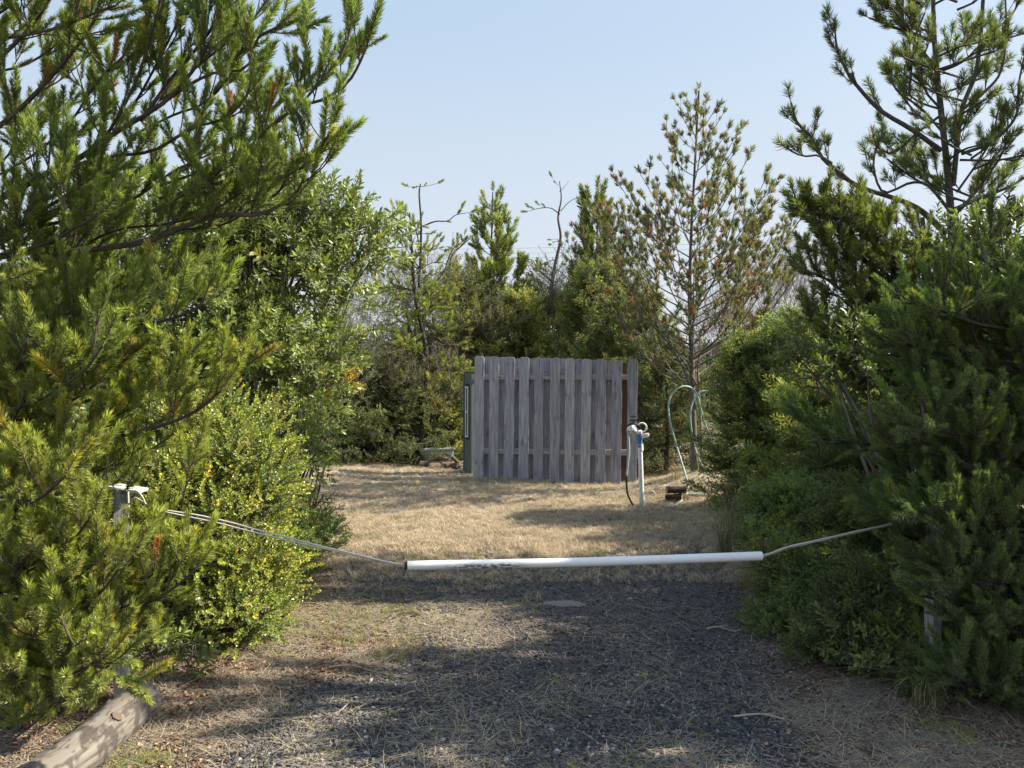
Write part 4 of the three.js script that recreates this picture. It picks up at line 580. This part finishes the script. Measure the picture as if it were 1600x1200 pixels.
{ // the rope: two strands tied to each post, running to the pipe and through it
  const o = thing('rope', 'doubled white rope from the left post through the hanging pipe to the right post', 'rope', pipeA.clone().lerp(pipeB, 0.5)), wavy = (pts, n, amp, ph) => curve(pts, n).map((p, i) => V(p.x, p.y + Math.sin(i * 0.9 + ph) * amp, p.z + Math.cos(i * 1.3 + ph) * amp));
  for (const [dy, dz, ph] of [[0.0045, 0.004, 0], [-0.0045, -0.004, 2]]) {
    const a = [P(204, 776, 3.56), P(214, 768, 3.55), P(222, 776, 3.56), P(228, 788, 3.58), P(232, 792, 3.58)]; if (ph) { a[0] = P(202, 786, 3.56); a[1] = P(210, 777, 3.55); a[2] = P(217, 780, 3.56); }
    const sag = P(430, 836 + (ph ? 3 : 0), 3.6), pts = [...a, P(330, 810 + (ph ? 4 : 0), 3.6), sag, P(560, 868, 3.6), pipeA.clone(), pipeA.clone().lerp(pipeB, 0.5).add(V(0, -0.006, 0)), pipeB.clone(), P(1230, 855.5, 3.72), P(1275, 845.5, 3.72), P(1340, 830.5, 3.73), P(1408, 815, 3.74), P(1440, 800, 3.72), P(1454, 806, 3.7)].map((p) => V(p.x, p.y + dy * 0.8, p.z + dz));
    const mb = new MB(); mb.tube(wavy(pts, 150, 0.0006, ph), [0.004, 0.004], 6, [1, 1, 1], true); part('strand', mb.geo(o.position), whiteRope, o);
  }
  for (const p of [P(229, 790, 3.58), P(1415, 813, 3.74)]) { const g = new THREE.IcosahedronGeometry(0.011, 2), q = g.attributes.position; for (let i = 0; i < q.count; i++) { const f = 1 + 0.3 * nz(q.getX(i) * 200, q.getY(i) * 200, q.getZ(i) * 200); q.setXYZ(i, q.getX(i) * f * 1.5, q.getY(i) * f, q.getZ(i) * f); } g.computeVertexNormals(); const k = part('knot', g, std({ color: new THREE.Color().setRGB(0.03, 0.028, 0.03), roughness: 0.7 }), o); k.position.copy(p).sub(o.position); }
  const t = new MB(); t.tube([P(200, 768, 3.57), P(201, 790, 3.565), P(200, 812, 3.565)], [0.005, 0.004], 6, [1, 1, 1]); t.tube([P(168, 763, 3.6), P(182, 764, 3.57), P(198, 766, 3.565)], [0.0025, 0.003], 5, [1, 1, 1]); part('tail', t.geo(o.position), whiteRope, o);
}
// ---------------------------------------------------------------- the log
{
  const a = G(-1.70, -3.55), b = G(-1.66, -2.3); a.y += 0.06; b.y += 0.075; const base = a.clone().lerp(b, 0.5), o = thing('driftwood_log', 'silvery weathered log with dark knots lying at the left side of the drive', 'log', base), n = 170, c = [];
  for (let k = 0; k <= n; k++) { const t = k / n, p = a.clone().lerp(b, t); p.x += 0.025 * Math.sin(t * 5 + 1); p.y += 0.008 * Math.sin(t * 9); c.push(p); }
  const R = (t, an) => { const x = Math.cos(an), y = Math.sin(an); return 1 + 0.12 * nz(x * 1.3, y * 1.3, t * 5) + 0.07 * nz(x * 3, y * 3, t * 13) - 0.05 * Math.max(0, nz(an * 5, t * 3, 7)) + 0.03 * nz(an * 9, t * 4, 2) + 0.05 * fbm(x * 6 + t * 30, y * 6, t * 8, 3); };
  const mb = new MB(); mb.tube(c, (t) => 0.084 * (t < 0.06 ? Math.sqrt(sst(-0.02, 0.07, t)) : 1) * (1 + 0.08 * t), 90, (t, an) => {
    const x = Math.cos(an) * 0.09, y = Math.sin(an) * 0.09, gr = nz(an * 7, t * 3, 1) + 0.35 * nz(an * 13, t * 5, 3), pk = fbm(x * 13 + 2, t * 15, y * 13, 5), kn = fbm(t * 7 + 5, an * 1.2, 6, 3), crack = Math.min(Math.abs(nz(an * 2.2 + 4, t * 1.6, 12)), Math.abs(nz(an * 4 + 9, t * 2.4, 5)), Math.abs(nz(an * 6 + 1, t * 3, 15)) + 0.01);
    let col = mix3([0.08, 0.074, 0.068], [0.25, 0.23, 0.205], Math.max(0, Math.min(1, 0.55 + 0.6 * gr))); col = mix3(col, [0.055, 0.045, 0.042], 0.85 * sst(0.06, 0.2, pk)); col = mix3(col, [0.30, 0.17, 0.09], 0.25 * sst(0.12, 0.3, kn)); col = mix3(col, [0.05, 0.04, 0.036], 0.8 * (1 - sst(0.012, 0.04, crack))); return col; }, [0.3, 0.24, 0.18], R);
  part('stem', mb.geo(base), std({ vertexColors: true, roughness: 0.9, bumpMap: barkTex, bumpScale: 0.004 }), o);
  const kn = new MB(); for (const [t, an, s] of [[0.32, 0.9, 0.03], [0.5, 1.9, 0.026], [0.2, 2.4, 0.022]]) { const p = c[Math.round(t * n)].clone(), d = V(Math.cos(an), Math.sin(an), 0); kn.tube([p.clone().addScaledVector(d, 0.07), p.clone().addScaledVector(d, 0.092)], [s, s * 0.75], 10, [0.07, 0.055, 0.05], [0.13, 0.09, 0.07], (k, a2) => 1 + 0.2 * nz(a2, k, t * 9)); } part('knots', kn.geo(base), plainMat, o, 'stuff');
}
// ---------------------------------------------------------------- standpipe, its hose, the hose in the tree
{
  const d = 9.45, base = G((1003 - 800) / FOC * d, -d), o = thing('standpipe', 'white plastic standpipe with a taped and rag-wrapped tap beside the fence', 'standpipe', base);
  const white = std({ color: new THREE.Color().setRGB(0.62, 0.65, 0.68), roughness: 0.5 }), p = (x, y, dz = 0) => P(x, y, d - dz).sub(base), T = (name, pts, r, mat, s = 12, caps = true, vary) => { const m = new MB(); m.tube(pts, r, s, [1, 1, 1], caps, vary); return part(name, m.geo(), mat, o); };
  T('pipe', curve([p(1003, 790), p(1001.5, 740), p(1000, 700), p(999, 682)], 12), [0.03, 0.029], white, 16); T('coupling', [p(1003.5, 790), p(1003, 776)], [0.042, 0.036], white, 14); T('coupling', [p(1001, 704), p(1000.4, 694)], [0.036, 0.036], white, 14);
  const blue = std({ color: new THREE.Color().setRGB(0.07, 0.2, 0.42), roughness: 0.5 }); T('tape', curve([p(999.5, 694), p(999, 688), p(999, 680), p(998.5, 675)], 8), [0.037, 0.034], blue, 12, true, (t, a) => 1 + 0.12 * nz(a * 2, t * 5, 2)); T('tape', [p(1000.3, 699), p(1000, 695)], [0.036, 0.037], blue, 12);
  const dark = std({ color: new THREE.Color().setRGB(0.03, 0.03, 0.032), roughness: 0.5, metalness: 0.3 }); T('valve', curve([p(999, 676), p(998, 668), p(994, 664), p(986, 663), p(980, 667)], 12), [0.024, 0.02], dark, 10); T('valve_stem', [p(990, 664), p(990, 658)], [0.012, 0.012], dark, 8); T('handle', [p(984, 657, 0.02), p(996, 656, 0.02)], [0.011, 0.011], dark, 8); T('handle', [p(985, 650.5, 0.02), p(994, 650.5, 0.02)], [0.009, 0.009], dark, 8);
  const rag = std({ color: new THREE.Color().setRGB(0.75, 0.73, 0.7), roughness: 0.95, side: THREE.DoubleSide }), blob = (x, y, rx, ry, rz, s, dz = 0.03) => { const g = new THREE.IcosahedronGeometry(1, 12), q = g.attributes.position; for (let i = 0; i < q.count; i++) { const a = q.getX(i), b = q.getY(i), c = q.getZ(i), f = 1 + 0.5 * nz(a * 1.6 + s, b * 1.6, c * 1.6) + 0.22 * nz(a * 5 + s, b * 5, c * 5); q.setXYZ(i, a * f * rx, b * f * ry, c * f * rz); } g.computeVertexNormals(); const m = part('rag', g, rag, o); m.position.copy(p(x, y, dz)); return m; };
  blob(988, 671, 0.055, 0.05, 0.045, 3); blob(999, 675, 0.036, 0.026, 0.04, 9); const fl = blob(1008, 681, 0.052, 0.028, 0.016, 14); fl.rotation.z = 0.4;
  const ring = part('loop', new THREE.TorusGeometry(0.055, 0.011, 8, 20, 4.2), white, o); ring.position.copy(p(1003, 668, 0.02)); ring.rotation.z = -1.6;
  const hb = thing('short_hose', 'short grey and black hose hanging down from the standpipe tap', 'hose', base.clone()), hm = new MB(), hc = curve([P(981, 672, d - 0.06), P(983, 700, d - 0.09), P(981, 725, d - 0.1), P(979, 745, d - 0.11), P(980, 768, d - 0.12), P(984, 780, d - 0.1), P(989, 788.5, d - 0.06)], 40); hm.tube(hc, [0.0125, 0.0125], 10, (t) => t < 0.5 ? [0.36, 0.40, 0.42] : [0.03, 0.03, 0.032]); part('tube', hm.geo(base), std({ vertexColors: true, roughness: 0.5 }), hb);
  const bl = new MB(), bp = (x, y) => P(x, y, 9.75); bl.tube(curve([bp(1012, 774), bp(1019, 771), bp(1023, 775), bp(1021, 779)], 14), [0.009, 0.009], 8, [0.4, 0.42, 0.42]); const rg = G((1017 - 800) / FOC * 9.75, -9.75); const lr = solo('hose_end', bl.geo(rg), std({ vertexColors: true, roughness: 0.5 }), 'short curl of pale hose lying on the grass right of the standpipe', 'hose end'); lr.position.copy(rg); lr.position.y += 0.03;
}
{
  const z1 = (x, y, d) => P(680 + x / 3.636, 520 + y / 3.636, d), gz = (x, y) => GP(680 + x / 3.636, 520 + y / 3.636, 0.018), base = G(2.5, -10.4), o = thing('garden_hose', 'pale green garden hose looped high over a limb of the sparse pine', 'hose', base), mb = new MB();
  const c = curve([gz(1545, 925), gz(1490, 920), gz(1430, 918)], 10); const m2 = new MB();
  mb.tube(curve([gz(1325, 990), gz(1355, 982), gz(1395, 958), z1(1422, 925, 9.75), z1(1437, 870, 9.95), z1(1420, 800, 10.2), z1(1395, 720, 10.3), z1(1365, 620, 10.4), z1(1338, 520, 10.4), z1(1325, 430, 10.45), z1(1338, 360, 10.5), z1(1375, 318, 10.5), z1(1420, 303, 10.55), z1(1465, 320, 10.6), z1(1492, 365, 10.6), z1(1508, 430, 10.6), z1(1528, 500, 10.6), z1(1560, 580, 10.6), z1(1590, 660, 10.6)], 90), [0.0125, 0.0125], 10, [0.24, 0.36, 0.31]);
  m2.tube(curve([z1(1555, 330, 10.5), z1(1510, 335, 10.48), z1(1475, 370, 10.45), z1(1455, 420, 10.42), z1(1450, 490, 10.4), z1(1460, 580, 10.4), z1(1475, 650, 10.4), z1(1495, 710, 10.4), z1(1520, 760, 10.4), z1(1550, 800, 10.4)], 50), [0.0115, 0.0115], 10, [0.25, 0.36, 0.32]); const m3 = new MB(); m3.tube(c, [0.014, 0.014], 8, [0.25, 0.36, 0.32]); part('tube', m3.geo(base), std({ vertexColors: true, roughness: 0.4 }), o);
  part('tube', mb.geo(base), std({ vertexColors: true, roughness: 0.4 }), o); part('tube', m2.geo(base), std({ vertexColors: true, roughness: 0.4 }), o);
}
// ---------------------------------------------------------------- firewood, tub, stake, wires
function logPiece(r, L, R, split) { const mb = new MB(), n = 8, bk = [0.10, 0.075, 0.055]; const c = []; for (let k = 0; k <= n; k++) c.push(V((k / n - 0.5) * L, 0.01 * nz(k, L * 9), 0)); mb.tube(c, [R, R * 0.95], 14, (t, a) => { const s = split && Math.sin(a) > 0.1; const f = 0.7 + 0.6 * (nz(a * 3, t * 6, R * 90) + 0.5); return (s ? [0.34, 0.24, 0.15] : bk).map((v) => v * f); }, [0.42, 0.32, 0.2], (t, a) => (split && Math.sin(a) > 0.1 ? 0.45 + 0.1 * Math.sin(a * 2) : 1) * (1 + 0.14 * nz(a * 2, t * 5, R * 50))); return mb.geo(); }
{
  const r = rng(41), lm = std({ vertexColors: true, roughness: 0.95 });
  const heap = [[672, 728, 13.0, 0.35, 0.06, 0.3, 0], [690, 731, 12.9, 0.4, 0.07, -0.2, 0.1], [683, 717, 13.0, 0.42, 0.035, 0.1, 0.45], [706, 729, 12.8, 0.36, 0.065, 0.5, 0], [697, 719, 12.9, 0.3, 0.05, -0.4, -0.25], [716, 723, 12.7, 0.3, 0.035, 0.2, -0.8], [712, 733, 12.7, 0.34, 0.06, -0.6, 0.05], [681, 737, 12.8, 0.3, 0.055, 0.9, 0], [724, 735, 12.6, 0.22, 0.045, 0.4, -0.5]];
  heap.forEach(([px, py, d, L, R, ry, rz], k) => { const m = solo('firewood_log', logPiece(r, L, R, k % 2), lm, 'split firewood piece heaped beside the left end of the fence', 'firewood', 'firewood heaped beside the fence'); m.position.copy(P(px, py, d)); m.position.y = Math.max(m.position.y, height(m.position.x, m.position.z) + R * 0.7); m.rotation.set(r() * 6, ry, rz, 'ZYX'); });
  const pale = std({ color: new THREE.Color().setRGB(0.55, 0.49, 0.4), roughness: 0.9 }); [[715, 736.5, 0.14, 0.3], [724, 734, 0.12, -0.6], [734, 733, 0.1, 1.3], [726, 726, 0.14, -0.9]].forEach(([px, py, s, a]) => { const g = new THREE.CylinderGeometry(0.022, 0.034, s, 5, 2); g.rotateZ(1.57); const m = solo('wood_chunk', g, pale, 'pale split wood chunk lying against the left end of the fence', 'wood chunk', 'pale wood chunks at the fence foot'); m.position.copy(P(px, py, 12.35)); m.position.y = Math.max(m.position.y, height(m.position.x, m.position.z) + 0.02); m.rotation.set(0.4, a, a * 0.4); });
  const b = G((686 - 800) / FOC * 13.3, -13.3), o = thing('plastic_tub', 'pale grey plastic tub lying behind the firewood heap', 'tub', b), grey = std({ color: new THREE.Color().setRGB(0.26, 0.29, 0.31), roughness: 0.5 });
  const sh = new THREE.Shape(); sh.moveTo(-0.22, 0); sh.lineTo(0.22, 0); sh.lineTo(0.25, 0.19); sh.lineTo(-0.21, 0.19); sh.closePath(); const g = new THREE.ExtrudeGeometry(sh, { depth: 0.3, bevelEnabled: true, bevelSize: 0.012, bevelThickness: 0.012, bevelSegments: 2 }); const m = part('body', g, grey, o); m.position.set(0, 0.06, -0.15); const rim = part('rim', new THREE.BoxGeometry(0.52, 0.025, 0.35), grey, o); rim.position.set(0.02, 0.275, 0); const lid = part('emblem_ring', new THREE.TorusGeometry(0.05, 0.006, 6, 20), std({ color: new THREE.Color().setRGB(0.2, 0.23, 0.25), roughness: 0.6 }), o); lid.position.set(-0.14, 0.15, 0.166); o.rotation.z = 0.04;
  const hb = [[1056, 765, 10.05, 0.24, 0.045, 0.1], [1053, 774, 10.0, 0.2, 0.05, -0.4], [1062, 780, 9.95, 0.22, 0.05, 0.5], [1065, 769, 10.0, 0.17, 0.04, 0.9], [1050, 782, 9.95, 0.16, 0.04, -0.8]];
  hb.forEach(([px, py, d, L, R, ry], k) => { const mm = solo('dark_log', logPiece(r, L, R, k % 2), std({ vertexColors: true, roughness: 0.95, color: new THREE.Color(0.6, 0.55, 0.52) }), 'dark log stacked on the mound inside the loop of the green hose', 'log', 'dark logs stacked at the hose tree'); const s0 = GP(1056, 785); mm.position.copy(P(px, py, -s0.z - 0.08 + 0.05 * k)); mm.position.y = Math.max(mm.position.y, height(mm.position.x, mm.position.z) + R * 0.8); mm.rotation.set(r() * 6, ry, 0, 'ZYX'); });
  const sb = G((530 - 800) / FOC * 13.4, -13.4), st = thing('stake', 'grey wooden stake leaning at the far left end of the lawn', 'stake', sb), sm = new MB(); sm.tube([V(0, -0.05, 0), V(0.04, 0.4, 0), P(538, 665, 13.4).sub(sb)], [0.03, 0.026], 6, [0.2, 0.18, 0.16]); part('shaft', sm.geo(), plainMat, st);
  const wire = std({ color: new THREE.Color().setRGB(0.25, 0.26, 0.28), roughness: 0.6 }); [[388, 'topmost'], [396, 'middle'], [403, 'lowest']].forEach(([py, w]) => { const mb = new MB(), c = []; for (let k = -20; k <= 20; k++) { const x = k * 4.5, p = P(800, py, 62); c.push(V(x, p.y + 0.0003 * x * x, p.z + x * 0.1)); } mb.tube(c, [0.011, 0.011], 5, [1, 1, 1], false); solo('power_line', mb.geo(), wire, w + ' of the three faint power lines crossing the sky gap above the fence', 'power line'); });
}

// ---------------------------------------------------------------- what lies and grows on the ground
function chip(r) { const g = new THREE.IcosahedronGeometry(0.5, 0), p = g.attributes.position, m = new Map(); for (let i = 0; i < p.count; i++) { const k = [p.getX(i), p.getY(i), p.getZ(i)].map((v) => v.toFixed(3)).join(); if (!m.has(k)) m.set(k, r.r(0.65, 1.2)); const f = m.get(k); p.setXYZ(i, p.getX(i) * f, p.getY(i) * f * 0.55, p.getZ(i) * f * 0.75); } g.deleteAttribute('normal'); g.deleteAttribute('uv'); return g; }
function straw(r, L, w, bend) { const b = new MB(), n = 4, a0 = r() * 6.28; let p = V(0, 0, 0), a = a0, el = r.r(-0.05, 0.2); for (let k = 0; k < n; k++) { const d = V(Math.cos(a) * Math.cos(el), Math.sin(el), Math.sin(a) * Math.cos(el)), q = p.clone().addScaledVector(d, L / n), s = V(-Math.sin(a), 0, Math.cos(a)).multiplyScalar(w * 0.5 * (1 - k / n * 0.6)); const c = [1, 1, 1]; b.tri(p.clone().add(s), p.clone().sub(s), q.clone().add(s), c); b.tri(q.clone().add(s), p.clone().sub(s), q.clone().sub(s), c); p = q; a += r.s(bend); el += r.r(-0.25, 0.08); } const g = b.geo(); g.deleteAttribute('normal'); return g; }
function tuft(r, n, H, w, lean, curl) { const b = new MB(); for (let k = 0; k < n; k++) { const a = r() * 6.28, h = H * r.r(0.5, 1.1), o = V(r.s(0.02), 0, r.s(0.02)), l = lean * r.r(0.3, 1.3), s = V(-Math.sin(a), 0, Math.cos(a)).multiplyScalar(w * 0.5), f = r.r(0.7, 1.3), c = [f, f * r.r(0.92, 1), f * r.r(0.8, 1)]; const at = (t) => o.clone().add(V(Math.cos(a) * l * h * t * t, h * (t - curl * t * t * 0.5), Math.sin(a) * l * h * t * t)); const p0 = at(0), p1 = at(0.5), p2 = at(1), cd = c.map((v) => v * 0.8); const v = [[p0, s, 1, cd], [p0, s, -1, cd], [p1, s, 0.8, c], [p1, s, -0.8, c], [p2, s, 0, c]].map(([q, ss, g2, cc]) => b.vert(q.clone().addScaledVector(ss, g2), UP, cc)); b.i.push(v[0], v[1], v[2], v[2], v[1], v[3], v[2], v[3], v[4]); } const g = b.geo(); g.deleteAttribute('normal'); return g; }
function deadLeaf(r) { const b = new MB(), L = 0.03, w = 0.012, c = [1, 1, 1], cu = r.r(0.002, 0.008); const p = [V(0, 0, 0), V(L * 0.5, cu, w), V(L * 0.5, cu * 0.6, -w), V(L, r.s(0.006), 0), V(L * 0.5, -cu * 0.4, 0)]; for (const q of [[0, 4, 1], [1, 4, 3], [0, 2, 4], [4, 2, 3]]) b.tri(p[q[0]], p[q[1]], p[q[2]], c); const g = b.geo(); g.deleteAttribute('normal'); return g; }
const chipMat = std({ roughness: 0.95 }), deadMat = std({ roughness: 0.9, side: THREE.DoubleSide, vertexColors: true });
const flat = (r, s) => V(r.s(s), 1, r.s(s)).normalize();
// a spot on the ground, drawn so that the picture is evenly filled: nearer means denser
const spot = (r, d0, d1, spread = 0.72, bias = 1.6) => { const d = 1 / Math.pow(lerp(Math.pow(1 / d1, bias), Math.pow(1 / d0, bias), r()), 1 / bias); return [r.s(spread) * d, -d]; };
{ const r = rng(601), cp = new Copies(V4(() => chip(r))); let k = 0; while (cp.n < 60000 && k++ < 400000) { const [x, z] = spot(r, 2.4, 8.5, 0.62), c = cover(x, z); if (r() > c.gravel * 0.95 + 0.03) continue; const t = Math.pow(r(), 1.6), s = r() < 0.14 ? r.r(0.018, 0.034) : r.r(0.006, 0.019); const col = r() < 0.025 ? [0.3, 0.29, 0.275] : mix3([0.025, 0.027, 0.032], [0.16, 0.156, 0.152], t); cp.add(r(), V(x, height(x, z) + s * 0.12, z), flat(r, 0.5), r() * 6.28, V(s, s, s), col); } const o = thing('gravel', 'dark grey gravel of the drive, thin straws strewn on it', 'gravel'); o.userData.kind = 'stuff'; cp.build('chips', chipMat, o); }
{ const r = rng(602), cp = new Copies([0, 1, 2, 3, 4, 5].map(() => straw(r, r.r(0.05, 0.12), 0.0022, 0.5))); let k = 0; while (cp.n < 75000 && k++ < 400000) { const [x, z] = spot(r, 2.4, 9, 0.66), c = cover(x, z), n = Math.max(0.08, 0.45 + fbm(x * 2.2, z * 2.2, 14, 4) * 2.6); if (r() > (0.3 + 0.9 * (1 - c.gravel) + 1.2 * c.band) * n * (1 - c.yard * 0.5)) continue; const t = r.r(0.55, 1.15), cc = r() < 0.5 ? [0.42, 0.37, 0.29] : r() < 0.5 ? [0.46, 0.37, 0.22] : [0.22, 0.18, 0.15]; cp.add(r(), V(x, height(x, z) + 0.006, z), flat(r, 0.25), r() * 6.28, r.r(0.45, 1.5), cc.map((v) => v * t)); } const o = thing('straw_litter', 'dry grass stalks strewn over the gravel drive and its margins', 'straw'); o.userData.kind = 'stuff'; cp.build('stalks', strawMat, o); }
{ const r = rng(603), cp = new Copies(V4(() => deadLeaf(r))); let k = 0; while (cp.n < 20000 && k++ < 300000) { const [x, z] = spot(r, 2.6, 8, 0.66), c = cover(x, z), left = x < 0 && x < xl(-z) + 0.35; if (r() > (left ? 1 : 0.7) * (1 - c.gravel) + 0.004) continue; const t = r.r(0.6, 1.3), cc = r() < 0.45 ? [0.20, 0.12, 0.08] : r() < 0.6 ? [0.32, 0.23, 0.16] : [0.16, 0.10, 0.07]; cp.add(r(), V(x, height(x, z) + 0.006, z), flat(r, 0.6), r() * 6.28, r.r(0.4, 0.85), cc.map((v) => v * t)); } const o = thing('leaf_litter', 'reddish brown fallen leaves along the bushes', 'fallen leaves'); o.userData.kind = 'stuff'; cp.build('leaves', deadMat, o); }
{ const r = rng(604), cp = new Copies([0, 1, 2, 3, 4, 5].map((k) => tuft(r, 9, 0.06, 0.003, 1.2, 0.5))); let k = 0; while (cp.n < 75000 && k++ < 500000) { const [x, z] = spot(r, 5.5, 15, 0.46, 1.1), c = cover(x, z); if (r() > c.yard * (0.45 + 1.3 * sst(-0.25, 0.25, fbm(x * 1.7 + 2, z * 2.6, 17, 3))) * 0.8 + (c.gravel > 0.5 && -z > 5.8 ? 0.09 : 0)) continue; const t = r.r(0.6, 1.2), g = c.green > 0.35 && r() < 0.5; const cc = g ? [0.24, 0.24, 0.09] : r() < 0.75 ? [0.60, 0.52, 0.39] : [0.46, 0.36, 0.25]; cp.add(r(), V(x, height(x, z), z), flat(r, 0.3), r() * 6.28, r.r(0.5, 1.15), cc.map((v) => v * t)); } const o = thing('dry_grass', 'short straw-coloured grass of the lawn before the fence', 'grass'); o.userData.kind = 'stuff'; cp.build('blades', strawMat, o); }
{ const r = rng(605), cp = new Copies(V4(() => tuft(r, 12, 0.05, 0.0035, 1.3, 0.6))); let k = 0; while (cp.n < 2600 && k++ < 200000) { const [x, z] = spot(r, 2.8, 8, 0.6), c = cover(x, z), patch = Math.exp(-(((x + 0.95) / 0.5) ** 2 + ((z + 4.9) / 0.5) ** 2)); if (r() > c.green * (c.gravel > 0.5 ? 0.035 : 0.5) + patch * 0.45) continue; const t = r.r(0.7, 1.3); cp.add(r(), V(x, height(x, z), z), flat(r, 0.3), r() * 6.28, r.r(0.35, 0.85), (r() < 0.5 ? [0.16, 0.20, 0.05] : [0.28, 0.27, 0.09]).map((v) => v * t)); } const o = thing('green_weeds', 'low green weeds in the litter at the left side of the drive', 'weeds'); o.userData.kind = 'stuff'; cp.build('blades', strawMat, o); }
// single tall grass clumps
const clump = (seed, label, x, z, n, H, col, lean = 0.8, group) => { const r = rng(seed), base = G(x, z), b = new MB(), cols = []; for (let k = 0; k < n; k++) { const a = r() * 6.28, h = H * r.r(0.4, 1.1), l = lean * r.r(0.2, 1.3), o = V(r.s(0.06), 0, r.s(0.06)), w = 0.0022, s = V(-Math.sin(a), 0, Math.cos(a)), c = (r() < 0.35 ? [0.42, 0.34, 0.18] : col).map((v) => v * r.r(0.7, 1.25)), pts = []; for (let j = 0; j <= 6; j++) { const t = j / 6; pts.push(o.clone().add(V(Math.cos(a) * l * h * t * t, h * (t - 0.42 * l * t * t * t), Math.sin(a) * l * h * t * t))); }
    for (let j = 0; j < 6; j++) { const w0 = w * (1 - j / 6.2), w1 = w * (1 - (j + 1) / 6.2), A = pts[j].clone().addScaledVector(s, w0), B = pts[j].clone().addScaledVector(s, -w0), C = pts[j + 1].clone().addScaledVector(s, w1), D = pts[j + 1].clone().addScaledVector(s, -w1); b.tri(A, B, C, c); b.tri(C, B, D, c); } } const g = b.geo(); g.deleteAttribute('normal'); const m = solo('grass_clump', g, strawMat, label, 'grass clump', group); m.position.copy(base); };
clump(611, 'tall arching green grass clump at the right rim of the drive, above the pipe end', 1.86, -6.75, 150, 0.66, [0.14, 0.19, 0.07]);
clump(612, 'second tall grass clump close behind, against the young spruces', 2.12, -7.3, 130, 0.75, [0.13, 0.17, 0.07]);
clump(613, 'straw-coloured grass clump below the right end of the pipe', 1.72, -5.7, 80, 0.3, [0.36, 0.3, 0.17], 1.2);
clump(614, 'sparse grass stalks in the lower right corner beside the drive', 1.95, -3.6, 90, 0.4, [0.28, 0.27, 0.15], 1.6);
clump(615, 'dry grass clump behind the log at the lower left', -2.1, -3.4, 90, 0.35, [0.36, 0.29, 0.14], 1.0);
clump(616, 'small dry grass tuft in the middle of the gravel beside a flat pale stone', 0.14, -5.35, 40, 0.1, [0.5, 0.42, 0.2], 1.2);
clump(617, 'grass stalks on the mound under the hose tree', 2.25, -10.6, 50, 0.5, [0.35, 0.28, 0.14], 1.1);
clump(618, 'few long pale stalks arching out of the right thicket over the drive margin', 1.85, -4.25, 14, 0.6, [0.36, 0.36, 0.2], 1.1);
clump(619, 'green grass clump at the foot of the standpipe', 1.62, -9.4, 50, 0.16, [0.2, 0.2, 0.08], 1.0);
// flat pale stone, sticks
{ const g = new THREE.IcosahedronGeometry(1, 8), p = g.attributes.position; for (let i = 0; i < p.count; i++) { const a = p.getX(i), b = p.getY(i), c = p.getZ(i), f = 1 + 0.25 * nz(a * 1.4, b * 1.4, c * 1.4) + 0.06 * nz(a * 6, b * 6, c * 6); p.setXYZ(i, a * f * 0.14, b * f * 0.02, c * f * 0.07); } g.computeVertexNormals(); const m = solo('flat_stone', g, std({ color: new THREE.Color().setRGB(0.2, 0.19, 0.17), roughness: 0.95, bumpMap: barkTex, bumpScale: 0.003 }), 'flat pale stone bedded in the gravel behind the pipe', 'stone'); m.position.copy(G(0.36, -5.25)); m.position.y -= 0.004; m.rotation.y = -0.1; }
{ const r = rng(620); for (const [px, py, L, a, label] of [[500, 950, 0.3, 0.5, 'bare stick on the litter below the low bush'], [560, 1050, 0.32, 0.2, 'pale curved stick across the lit litter left of the gravel'], [1210, 1125, 0.36, 0.2, 'pale grass stalk lying on the shaded gravel at the lower right'], [470, 925, 0.22, -0.5, 'short stick under the low bush at the left rim'], [540, 1110, 0.14, 2.2, 'little stick at the left end of the ground shadow'], [1130, 985, 0.2, 0.1, 'small pale stick at the right margin of the gravel']]) { const d = 1805 / (py - 600), x = (px - 800) / FOC * d, b = G(x, -d), mb = new MB(), c = []; for (let k = 0; k <= 6; k++) { const t = k / 6 - 0.5; c.push(V(Math.cos(a) * L * t, 0.012 + 0.01 * Math.sin(k), Math.sin(a) * L * t + 0.05 * L * Math.cos(k * 1.1))); } mb.tube(c, [0.005, 0.0025], 6, [0.42, 0.35, 0.26]); mb.tube([c[2], c[2].clone().add(V(0.05, 0.02, 0.04))], [0.003, 0.0015], 5, [0.4, 0.33, 0.25]); const m = solo('stick', mb.geo(), plainMat, label, 'stick'); m.position.copy(b); } }

camera.far = 900; camera.updateProjectionMatrix();
renderer.render(scene, camera);
